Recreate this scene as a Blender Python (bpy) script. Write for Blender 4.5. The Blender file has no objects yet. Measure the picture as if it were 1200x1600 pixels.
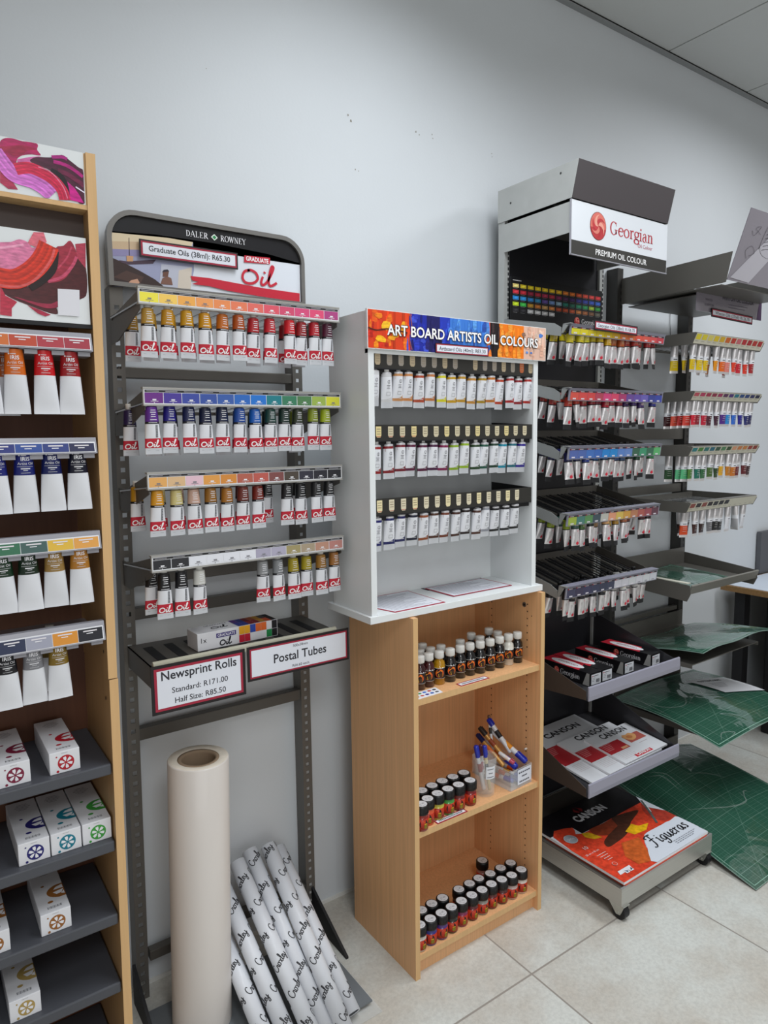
import bpy, math, random
from mathutils import Vector, Matrix

random.seed(7)
SC = bpy.context.scene
COL = SC.collection
PI = math.pi

# ------------------------------------------------------------------ camera
cam = bpy.data.cameras.new('camera')
cam.sensor_fit = 'HORIZONTAL'
cam.sensor_width = 36.0
cam.lens = 36.0 * 1082.0 / 1200.0
cam.clip_start = 0.02
camera = bpy.data.objects.new('camera', cam)
COL.objects.link(camera)


def cam_matrix(yaw, pitch, roll, loc):
    ca, sa, cb, sb, cg, sg = (math.cos(yaw), math.sin(yaw), math.cos(pitch), math.sin(pitch), math.cos(roll), math.sin(roll))
    F = Vector((sa * cb, ca * cb, sb))
    R = Vector((ca, -sa, 0))
    U = R.cross(F)
    R2 = R * cg + U * sg
    U2 = U * cg - R * sg
    m = Matrix((R2, U2, -F)).transposed().to_4x4()
    m.translation = Vector(loc)
    return m


camera.matrix_world = cam_matrix(0.6118, -0.1112, -0.0127, (0.0, -1.79, 1.47))
SC.camera = camera

# ------------------------------------------------------------------ world, lights, exposure
SC.view_settings.view_transform = 'Standard'
SC.view_settings.look = 'None'
SC.view_settings.gamma = 1.0
SC.view_settings.use_curve_mapping = False
SC.view_settings.exposure = 0.02

world = bpy.data.worlds.new('world')
SC.world = world
world.use_nodes = True
world.node_tree.nodes['Background'].inputs['Color'].default_value = (1.0, 0.97, 0.93, 1)
world.node_tree.nodes['Background'].inputs['Strength'].default_value = 0.30


def area(name, loc, rot, sx, sy, power, color=(1, 1, 1), spread=180):
    l = bpy.data.lights.new(name, 'AREA')
    l.shape = 'RECTANGLE'
    l.size, l.size_y = sx, sy
    l.energy = power
    l.color = color
    l.spread = math.radians(spread)
    o = bpy.data.objects.new(name, l)
    o.location = loc
    o.rotation_euler = rot
    COL.objects.link(o)
    return o


area('ceiling_lamp', (1.15, -1.10, 2.95), (0, 0, 0), 0.6, 1.2, 21, (0.92, 0.96, 1.0), 150)
area('ceiling_lamp', (3.0, -1.30, 2.95), (0, 0, 0), 0.6, 1.2, 30, (0.95, 0.97, 1.0), 165)
area('ceiling_lamp', (0.1, -2.9, 2.95), (0, 0, 0), 0.6, 1.2, 32, (0.96, 0.98, 1.0), 165)
area('front_fill', (-0.2, -4.4, 1.5), (math.radians(84), 0, math.radians(-20)), 3.0, 1.8, 24, (0.97, 0.98, 1.0))  # added broad fill from behind the camera, no window is there


# ------------------------------------------------------------------ colour + material helpers
def lin(c):
    return c / 12.92 if c <= 0.04045 else ((c + 0.055) / 1.055) ** 2.4


def hx(h):
    if not isinstance(h, str):
        return h
    return tuple(lin(int(h[i:i + 2], 16) / 255.0) for i in (0, 2, 4)) + (1.0,)


MATS = {}


def mat(name, color='808080', rough=0.5, metal=0.0, coat=0.0, alpha=1.0, trans=0.0, ior=1.45, bump=0.0, bscale=200.0,
        var=0.0, vscale=(8, 8, 8), source=None, spec=0.5):
    if name in MATS:
        return MATS[name]
    m = bpy.data.materials.new(name)
    m.use_nodes = True
    nt = m.node_tree
    b = nt.nodes['Principled BSDF']
    b.inputs['Base Color'].default_value = hx(color)
    b.inputs['Roughness'].default_value = rough
    b.inputs['Metallic'].default_value = metal
    b.inputs['Coat Weight'].default_value = coat
    b.inputs['Coat Roughness'].default_value = 0.08
    b.inputs['Alpha'].default_value = alpha
    b.inputs['Transmission Weight'].default_value = trans
    b.inputs['IOR'].default_value = ior
    b.inputs['Specular IOR Level'].default_value = spec
    col = None
    if source == 'object':
        n = nt.nodes.new('ShaderNodeObjectInfo')
        col = n.outputs['Color']
    elif source == 'attr':
        n = nt.nodes.new('ShaderNodeVertexColor')
        n.layer_name = 'Col'
        col = n.outputs['Color']
    if col:
        nt.links.new(col, b.inputs['Base Color'])
    tc = None
    if var > 0 or bump > 0:
        tc = nt.nodes.new('ShaderNodeTexCoord')
    if var > 0:
        mp = nt.nodes.new('ShaderNodeMapping')
        mp.inputs['Scale'].default_value = vscale
        nz = nt.nodes.new('ShaderNodeTexNoise')
        nz.inputs['Scale'].default_value = 1.0
        nz.inputs['Detail'].default_value = 5.0
        nt.links.new(tc.outputs['Object'], mp.inputs['Vector'])
        nt.links.new(mp.outputs['Vector'], nz.inputs['Vector'])
        rmp = nt.nodes.new('ShaderNodeMapRange')
        rmp.inputs['From Min'].default_value = 0.3
        rmp.inputs['From Max'].default_value = 0.7
        rmp.inputs['To Min'].default_value = 1.0 - var
        rmp.inputs['To Max'].default_value = 1.0 + var
        nt.links.new(nz.outputs['Fac'], rmp.inputs['Value'])
        mx = nt.nodes.new('ShaderNodeMix')
        mx.data_type = 'RGBA'
        mx.blend_type = 'MULTIPLY'
        mx.inputs['Factor'].default_value = 1.0
        if col:
            nt.links.new(col, mx.inputs['A'])
        else:
            mx.inputs['A'].default_value = hx(color)
        nt.links.new(rmp.outputs['Result'], mx.inputs['B'])
        nt.links.new(mx.outputs['Result'], b.inputs['Base Color'])
    if bump > 0:
        nz2 = nt.nodes.new('ShaderNodeTexNoise')
        nz2.inputs['Scale'].default_value = bscale
        nz2.inputs['Detail'].default_value = 3.0
        nt.links.new(tc.outputs['Object'], nz2.inputs['Vector'])
        bp = nt.nodes.new('ShaderNodeBump')
        bp.inputs['Strength'].default_value = bump
        bp.inputs['Distance'].default_value = 0.002
        nt.links.new(nz2.outputs['Fac'], bp.inputs['Height'])
        nt.links.new(bp.outputs['Normal'], b.inputs['Normal'])
    MATS[name] = m
    return m


PRINT = mat('printed_matte', rough=0.55, source='attr')
PAINT = mat('painterly_print', rough=0.35, coat=0.2, source='attr', var=0.28, vscale=(70, 70, 230))
GLOSS = mat('printed_gloss', rough=0.3, coat=0.25, source='attr')
TUBECOL = mat('tube_colour_band', rough=0.38, source='object', coat=0.15)
BEECH = mat('beech_laminate', 'dcaa7a', rough=0.42, var=0.09, vscale=(160, 160, 3.0))
BEECHD = mat('beech_laminate_case', 'b08a5e', rough=0.45, var=0.08, vscale=(160, 160, 3.0))
BEECHE = mat('beech_edging', 'd2ab78', rough=0.4, var=0.05, vscale=(150, 150, 4.0))
WHITE = mat('white_melamine', 'dfe3e4', rough=0.4)
PAPERW = mat('white_paper', 'e8eaee', rough=0.7)
GREY = mat('grey_steel_paint', '77756f', rough=0.4, metal=0.25)
GREYD = mat('dark_grey_steel_paint', '5a5752', rough=0.42, metal=0.2)
GREYL = mat('light_grey_steel_paint', '9b9d9c', rough=0.38, metal=0.35)
CHAR = mat('charcoal_laminate', '4a4c52', rough=0.42)
BLACK = mat('black_plastic', '141416', rough=0.35)
BLACKM = mat('black_matte', '17171a', rough=0.6)
STEEL = mat('brushed_steel', 'b9b8b2', rough=0.34, metal=0.6, var=0.06, vscale=(4, 4, 220))
CANOPY = mat('grey_brown_steel', '5d585b', rough=0.38, metal=0.35)
PANELD = mat('black_steel_panel', '2a2a2e', rough=0.35, metal=0.3)
FOIL = mat('silver_foil', 'dedcdd', rough=0.28, metal=0.6, bump=0.35, bscale=90)
TUBEW = mat('white_tube_lacquer', 'dfe1e6', rough=0.4, coat=0.1, bump=0.08, bscale=60)
CRIMP = mat('grey_white_crimp', 'c8cbd0', rough=0.42, metal=0.15)
CHROME = mat('chrome', 'c8c8c8', rough=0.18, metal=1.0)
RAILP = mat('grey_clear_label_holder', '9a9aa2', rough=0.25, coat=0.3)
RAILV = mat('violet_grey_label_holder', '8f8f9e', rough=0.25, coat=0.4)
CLEAR = mat('clear_acrylic', 'e6eaea', rough=0.06, alpha=0.22, ior=1.45)
GLASS = mat('clear_glass', 'eef4f4', rough=0.02, alpha=0.13, ior=1.5)


# ------------------------------------------------------------------ mesh builder
class MB:
    def __init__(s):
        s.v, s.f, s.m, s.c, s.sm = [], [], [], [], []

    def add(s, vs, fs, m, c=None, smooth=False):
        o = len(s.v)
        s.v += [Vector(p) for p in vs]
        c = hx(c) if c is not None else None
        for f in fs:
            s.f.append([i + o for i in f])
            s.m.append(m)
            s.c.append(c)
            s.sm.append(smooth)
        return s

    def poly(s, pts, m, c=None):
        return s.add(pts, [list(range(len(pts)))], m, c)

    def box(s, x0, x1, y0, y1, z0, z1, m, c=None, M=None):
        vs = [Vector((x, y, z)) for z in (z0, z1) for y in (y0, y1) for x in (x0, x1)]
        if M is not None:
            vs = [M @ p for p in vs]
        return s.add(vs, [(0, 2, 3, 1), (4, 5, 7, 6), (0, 1, 5, 4), (2, 6, 7, 3), (0, 4, 6, 2), (1, 3, 7, 5)], m, c)

    def prism(s, pts, a, b, axis, m, c=None):
        """outline in the two other axes, extruded from a to b along axis"""
        def P(p, t):
            q = list(p)
            q.insert(axis, t)
            return q
        n = len(pts)
        vs = [P(p, a) for p in pts] + [P(p, b) for p in pts]
        fs = [list(range(n))[::-1], list(range(n, 2 * n))] + [(i, (i + 1) % n, n + (i + 1) % n, n + i) for i in range(n)]
        return s.add(vs, fs, m, c)

    def loft(s, rings, mats, cols=None, smooth=True, cap0=None, cap1=None):
        n = len(rings[0])
        o = len(s.v)
        for r in rings:
            s.v += [Vector(p) for p in r]
        for k in range(len(rings) - 1):
            mm = mats[k] if isinstance(mats, (list, tuple)) else mats
            cc = hx(cols[k]) if cols and cols[k] is not None else None
            for i in range(n):
                a, b = o + k * n + i, o + k * n + (i + 1) % n
                s.f.append([a, b, b + n, a + n])
                s.m.append(mm)
                s.c.append(cc)
                s.sm.append(smooth)
        if cap0 is not None:
            s.add(rings[0][::-1], [list(range(n))], cap0[0], cap0[1])
        if cap1 is not None:
            s.add(rings[-1], [list(range(n))], cap1[0], cap1[1])
        return s

    def lathe(s, prof, mats, cols=None, seg=20, M=None, cx=0, cy=0, smooth=True):
        rings = []
        for r, z in prof:
            rg = [Vector((cx + r * math.cos(2 * PI * i / seg), cy + r * math.sin(2 * PI * i / seg), z)) for i in range(seg)]
            if M is not None:
                rg = [M @ p for p in rg]
            rings.append(rg)
        return s.loft(rings, mats, cols, smooth)

    def cyl(s, a, b, r, m, c=None, seg=14, r2=None, caps=True):
        a, b = Vector(a), Vector(b)
        d = (b - a).normalized()
        q = d.to_track_quat('Z', 'Y')
        r2 = r if r2 is None else r2
        rg = [[p + q @ Vector((rr * math.cos(2 * PI * i / seg), rr * math.sin(2 * PI * i / seg), 0)) for i in range(seg)] for p, rr in ((a, r), (b, r2))]
        cp = (m, c) if caps else None
        return s.loft(rg, m, [c], True, cp, cp)

    # 2-D work goes through a mapper mp(u, v, w) -> point, w = height above the surface
    def rect(s, mp, u0, u1, v0, v1, m, c=None, w=0.0):
        if getattr(mp, '__dict__', {}).get('curved'):
            n = 6
            us = [u0 + (u1 - u0) * i / n for i in range(n + 1)]
            return s.add([mp(u, v, w) for u in us for v in (v0, v1)], [(2 * i, 2 * i + 2, 2 * i + 3, 2 * i + 1) for i in range(n)], m, c)
        return s.poly([mp(u0, v0, w), mp(u1, v0, w), mp(u1, v1, w), mp(u0, v1, w)], m, c)

    def shape(s, mp, pts, m, c=None, w=0.0, smooth=0):
        if smooth:
            pts = spline(pts, smooth, True)
        return s.poly([mp(u, v, w) for u, v in pts], m, c)

    def disc(s, mp, u, v, r, m, c=None, w=0.0, n=16, rv=None):
        rv = r if rv is None else rv
        return s.poly([mp(u + r * math.cos(2 * PI * i / n), v + rv * math.sin(2 * PI * i / n), w) for i in range(n)], m, c)

    def ribbon(s, mp, pts, wd, m, c=None, w=0.0, smooth=4, off=0.0):
        k = len(pts)
        ws = wd if isinstance(wd, (list, tuple)) else [wd] * k
        if smooth > 1 and k > 2:
            q = spline([(p[0], p[1], ww) for p, ww in zip(pts, ws)], smooth, False)
            pts, ws = [(a[0], a[1]) for a in q], [a[2] for a in q]
        n = len(pts)
        vs = []
        for i in range(n):
            a, b = pts[max(i - 1, 0)], pts[min(i + 1, n - 1)]
            dx, dy = b[0] - a[0], b[1] - a[1]
            L = math.hypot(dx, dy) or 1e-9
            nx, ny = -dy / L, dx / L
            h = ws[i] / 2
            vs += [mp(pts[i][0] + nx * (off + h), pts[i][1] + ny * (off + h), w), mp(pts[i][0] + nx * (off - h), pts[i][1] + ny * (off - h), w)]
        return s.add(vs, [(2 * i, 2 * i + 1, 2 * i + 3, 2 * i + 2) for i in range(n - 1)], m, c)

    def text(s, mp, txt, u, v, h, m, c=None, w=0.0, width=None, align='C', bold=0.0, shear=0.0):
        """capital height h, baseline at v"""
        vs, fs, x0, x1 = glyph(txt, bold, shear)
        k = h / CAP
        kx = k if width is None else width / max(x1 - x0, 1e-6)
        ox = {'C': -(x0 + x1) / 2, 'L': -x0, 'R': -x1}[align]
        return s.add([mp(u + (p[0] + ox) * kx, v + p[1] * k, w) for p in vs], fs, m, c)

    def strokes(s, mp, name, u, v, h, wd, m, c=None, w=0.0, kx=1.0, smooth=3):
        for st in SCRIPT[name]:
            s.ribbon(mp, [(u + a * h * kx, v + b * h) for a, b in st], wd, m, c, w, smooth)
        return s

    def build(s, name, parent=None, loc=None, bevel=0.0):
        me = bpy.data.meshes.new(name)
        if parent is not None:
            org = Vector(parent['_org']) if '_org' in parent else Vector((0, 0, 0))
        elif loc is not None:
            org = Vector(loc)
        else:
            lo = [min(p[i] for p in s.v) for i in range(3)]
            hi = [max(p[i] for p in s.v) for i in range(3)]
            org = Vector(((lo[0] + hi[0]) / 2, (lo[1] + hi[1]) / 2, lo[2]))
        ms = []
        for m in s.m:
            if m not in ms:
                ms.append(m)
        me.from_pydata([p - org for p in s.v], [], s.f)
        for m in ms:
            me.materials.append(m)
        me.polygons.foreach_set('material_index', [ms.index(m) for m in s.m])
        me.polygons.foreach_set('use_smooth', s.sm)
        if any(c is not None for c in s.c):
            at = me.color_attributes.new('Col', 'FLOAT_COLOR', 'CORNER')
            data = []
            for p, c in zip(me.polygons, s.c):
                data += list(c or (0.5, 0.5, 0.5, 1)) * p.loop_total
            at.data.foreach_set('color', data)
        me.update()
        o = bpy.data.objects.new(name, me)
        COL.objects.link(o)
        o['_org'] = tuple(org)
        if parent is not None:
            o.parent = parent
            o['_org'] = tuple(org)
        else:
            o.location = org
        if bevel > 0:
            b = o.modifiers.new('bevel', 'BEVEL')
            b.width = bevel
            b.segments = 2
            b.limit_method = 'ANGLE'
            b.angle_limit = math.radians(40)
        return o


def spline(pts, n, closed):
    k = len(pts)
    out = []
    rng = k if closed else k - 1
    for i in range(rng):
        if closed:
            P = [pts[(i + j) % k] for j in (-1, 0, 1, 2)]
        else:
            P = [pts[min(max(i + j, 0), k - 1)] for j in (-1, 0, 1, 2)]
        for t in range(n):
            t /= n
            out.append(tuple(0.5 * (2 * b + (-a + c) * t + (2 * a - 5 * b + 4 * c - d) * t * t + (-a + 3 * b - 3 * c + d) * t ** 3)
                             for a, b, c, d in zip(*P)))
    if not closed:
        out.append(tuple(pts[-1]))
    return out


_G = {}


def glyph(txt, bold=0.0, shear=0.0):
    key = (txt, bold, shear)
    if key not in _G:
        cu = bpy.data.curves.new('lettering', 'FONT')
        cu.body = txt
        cu.size = 1.0
        cu.offset = bold
        cu.shear = shear
        cu.resolution_u = 3
        cu.fill_mode = 'FRONT'
        ob = bpy.data.objects.new('lettering', cu)
        me = ob.to_mesh()
        vs = [(p.co.x, p.co.y) for p in me.vertices]
        fs = [list(p.vertices) for p in me.polygons]
        xs = [p[0] for p in vs] or [0, 1]
        _G[key] = (vs, fs, min(xs), max(xs))
        ob.to_mesh_clear()
        bpy.data.objects.remove(ob)
        bpy.data.curves.remove(cu)
    return _G[key]


CAP = max(p[1] for p in glyph('H')[0])

# hand-drawn letter strokes (unit: letter height)
SCRIPT = {
    'oil': [[(.30, .62), (.12, .52), (.05, .25), (.15, .05), (.38, .05), (.56, .25), (.52, .5), (.35, .62), (.22, .58)],
            [(.74, .40), (.68, .15), (.72, .03), (.84, .12), (1.02, .5), (1.12, .85), (1.05, .88), (.97, .5), (.94, .15), (1.0, .03), (1.12, .1), (1.22, .2)],
            [(.79, .55), (.82, .62)]],
    'croxley': [[(.45, .78), (.40, .95), (.2, .9), (.05, .6), (.05, .25), (.2, .02), (.42, .1), (.52, .22), (.62, .5), (.60, .42), (.72, .45), (.7, .2), (.72, .03), (.82, .1)],
                [(1.0, .45), (.88, .4), (.84, .18), (.92, .02), (1.05, .08), (1.08, .3), (1.0, .45), (1.12, .38), (1.22, .42), (1.3, .38), (1.38, .05), (1.5, .05), (1.68, .5), (1.75, .9), (1.66, .95), (1.6, .5), (1.6, .08), (1.7, .03), (1.78, .12), (1.95, .35), (1.92, .46), (1.82, .4), (1.8, .12), (1.9, .02), (2.05, .15)],
                [(1.5, .45), (1.22, .02)],
                [(2.05, .42), (2.08, .12), (2.18, .05), (2.28, .15), (2.35, .45), (2.25, -.1), (2.1, -.4), (1.98, -.3), (2.1, -.1), (2.45, .15)]],
}

# serif lettering: stroke lists of (points, widths), unit = capital height, with advance
TH, TN = .15, .055


def _ring(cx, cy, rx, ry, a0=0, a1=360, n=14, tk=TH, tn=TN):
    p, w = [], []
    for i in range(n + 1):
        a = math.radians(a0 + (a1 - a0) * i / n)
        p.append((cx + rx * math.cos(a), cy + ry * math.sin(a)))
        w.append(tn + (tk - tn) * abs(math.cos(a)) ** 1.5)
    return (p, w)


def _bar(a, b, w):
    return ([a, b], [w, w])


def _stem(x, y0, y1, w=TH, s0=True, s1=True, half=False):
    r = [_bar((x, y0), (x, y1), w)]
    if s0:
        r.append(_bar((x - .15, y0 + .02), (x + .15, y0 + .02), .045))
    if s1:
        r.append(_bar((x - .15, y1 - .02), (x + (.02 if half else .15), y1 - .02), .045))
    return r


SERIF = {
    'G': ([_ring(.42, .5, .34, .5, 50, 330)] + [_bar((.68, .40), (.68, .08), TH), _bar((.52, .40), (.84, .40), .045), _bar((.69, 1.0), (.69, .70), .05)], .92),
    'D': (_stem(.2, 0, 1) + [_ring(.25, .5, .45, .48, -90, 90)], .85),
    'A': ([_bar((.06, 0), (.40, 1), TN), _bar((.40, 1), (.76, 0), TH), _bar((.2, .34), (.62, .34), TN), _bar((-.05, .02), (.2, .02), .045), _bar((.6, .02), (.92, .02), .045)], .9),
    'L': (_stem(.2, 0, 1) + [_bar((.2, .02), (.66, .02), TN), _bar((.65, 0), (.65, .26), .05)], .76),
    'E': (_stem(.2, 0, 1) + [_bar((.2, .02), (.66, .02), TN), _bar((.2, .98), (.64, .98), TN), _bar((.2, .52), (.52, .52), TN), _bar((.65, 0), (.65, .24), .05), _bar((.63, 1), (.63, .78), .05)], .78),
    'R': (_stem(.2, 0, 1) + [_ring(.3, .74, .3, .24, -90, 90), _bar((.3, .98), (.2, .98), TN), _bar((.2, .5), (.3, .5), TN), _bar((.40, .5), (.74, 0), TH), _bar((.66, .02), (.88, .02), .045)], .88),
    'O': ([_ring(.45, .5, .38, .5)], .92),
    'W': ([_bar((.1, 1), (.34, 0), TH), _bar((.34, 0), (.58, 1), TN), _bar((.5, 1), (.76, 0), TH), _bar((.76, 0), (1.0, 1), TN), _bar((-.03, .98), (.24, .98), .045), _bar((.86, .98), (1.1, .98), .045)], 1.1),
    'N': ([_bar((.18, 0), (.18, 1), TN), _bar((.14, 1), (.76, 0), TH), _bar((.76, 0), (.76, 1), TN), _bar((.02, .98), (.2, .98), .045), _bar((.04, .02), (.32, .02), .045), _bar((.62, .98), (.9, .98), .045)], .95),
    'Y': ([_bar((.08, 1), (.42, .48), TH), _bar((.42, .48), (.72, 1), TN), _bar((.42, .5), (.42, 0), TH), _bar((-.05, .98), (.22, .98), .045), _bar((.6, .98), (.86, .98), .045), _bar((.28, .02), (.58, .02), .045)], .86),
    'e': ([_ring(.3, .33, .25, .33, 12, 322), _bar((.06, .38), (.54, .38), TN)], .62),
    'o': ([_ring(.32, .33, .27, .33)], .68),
    'r': (_stem(.16, 0, .66, half=True) + [([(.2, .5), (.3, .64), (.44, .62)], [.05, .08, .14])], .5),
    'g': ([_ring(.3, .44, .22, .22), _ring(.3, -.12, .27, .19), ([(.16, .28), (.1, .18), (.2, .1), (.4, .07)], [.06, .08, .1, .1]), _bar((.44, .6), (.62, .64), .07)], .62),
    'i': (_stem(.16, 0, .66, half=True) + [_bar((.09, .9), (.23, .9), .14)], .36),
    'a': ([([(.1, .52), (.2, .65), (.36, .62), (.4, .45)], [.1, .06, .08, TH]), _bar((.4, .48), (.4, .08), TH), _ring(.25, .19, .18, .2, 60, 300), _bar((.4, .03), (.56, .05), .06)], .6),
    'n': (_stem(.16, 0, .66, half=True) + [([(.2, .5), (.34, .64), (.48, .58), (.52, .44)], [.05, .07, .12, TH]), _bar((.52, .46), (.52, 0), TH), _bar((.38, .02), (.66, .02), .045)], .74),
    ' ': ([], .5),
}


def serif(mb, mp, txt, u, v, h, m, c=None, w=0.0, width=None, align='C'):
    tot = sum(SERIF[ch][1] for ch in txt)
    kx = h if width is None else width / tot
    x = {'C': u - tot * kx / 2, 'L': u, 'R': u - tot * kx}[align]
    for ch in txt:
        for pts, ws in SERIF[ch][0]:
            mb.ribbon(mp, [(x + a * kx, v + b * h) for a, b in pts], [q * (h + kx) / 2 for q in ws], m, c, w, 2 if len(pts) < 8 else 1)
        x += SERIF[ch][1] * kx


def art(mb, mp, key, m, w0=0.0004):
    """flat printed picture: 'p' filled shape, 's' stroke, 'b' broad streaky brush stroke"""
    w = w0
    for it in ART[key]:
        kind, pts = it[0], it[1]
        if kind == 'p':
            mb.shape(mp, pts, GLOSS if it[2] in ('dcdce2', 'd9e0ea', 'cfd6de', 'e8eaee') else m, it[2], w, 3 if len(pts) > 6 and key != 'daler' and it[2] not in ('18161a', 'c41a34') else 0)
        else:
            wd = it[2] * ART_SCALE[key]
            if kind == 's':
                mb.ribbon(mp, pts, wd, m, it[3], w, 5)
            else:
                base = hx(it[3])
                n = 9
                for i in range(n):
                    k = 1.0 + 0.22 * math.sin(i * 2.3 + 1.0)
                    cc = tuple(min(1, q * k) for q in base[:3]) + (1,)
                    mb.ribbon(mp, pts, wd / n * 1.08, m, cc, w + 0.00002 * (i % 2), 6, off=wd * ((i + .5) / n - .5))
        w += 0.00012


def front(y):
    return lambda u, v, w=0.0: Vector((u, y - w, v))


def flat(z):
    return lambda u, v, w=0.0: Vector((u, v, z + w))


def sideL(x):                      # a face looking to -X
    return lambda u, v, w=0.0: Vector((x - w, u, v))


def place(M):                      # local front face (u right, v up, w out) through matrix M
    return lambda u, v, w=0.0: M @ Vector((u, -w, v))


# ------------------------------------------------------------------ scene graph helpers
def tag(o, label=None, cat=None, group=None, kind=None):
    if label:
        o['label'] = label
    if cat:
        o['category'] = cat
    if group:
        o['group'] = group
    if kind:
        o['kind'] = kind
    return o


def thing(name, label, cat, loc=(0, 0, 0), group=None):
    o = bpy.data.objects.new(name, None)
    o.empty_display_size = 0.05
    COL.objects.link(o)
    o.location = loc
    o['_org'] = tuple(loc)
    return tag(o, label, cat, group)


def dup(root, loc, rot=(0, 0, 0), label=None, color=None, skip=(), scale=None):
    r = root.copy()
    COL.objects.link(r)
    r.location = loc
    r.rotation_euler = rot
    if scale:
        r.scale = scale
    if label:
        r['label'] = label
    for ch in list(root.children):
        if ch.name.split('.')[0] in skip:
            continue
        c = ch.copy()
        COL.objects.link(c)
        c.parent = r
        if color is not None:
            c.color = hx(color)
        for g in list(ch.children):
            d = g.copy()
            COL.objects.link(d)
            d.parent = c
            if color is not None:
                d.color = hx(color)
    return r


def kill(root):
    for ch in list(root.children_recursive):
        bpy.data.objects.remove(ch)
    bpy.data.objects.remove(root)


ORD = ['leftmost', 'second', 'third', 'fourth', 'fifth', 'sixth', 'seventh', 'eighth', 'ninth', 'tenth', 'eleventh', 'twelfth',
       'thirteenth', 'fourteenth', 'fifteenth', 'sixteenth', 'seventeenth', 'eighteenth']


def nth(i):
    return 'leftmost' if i == 0 else ORD[i] + ' from left'


def structure(mb, name, **k):
    return tag(mb.build(name, **k), kind='structure')

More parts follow.
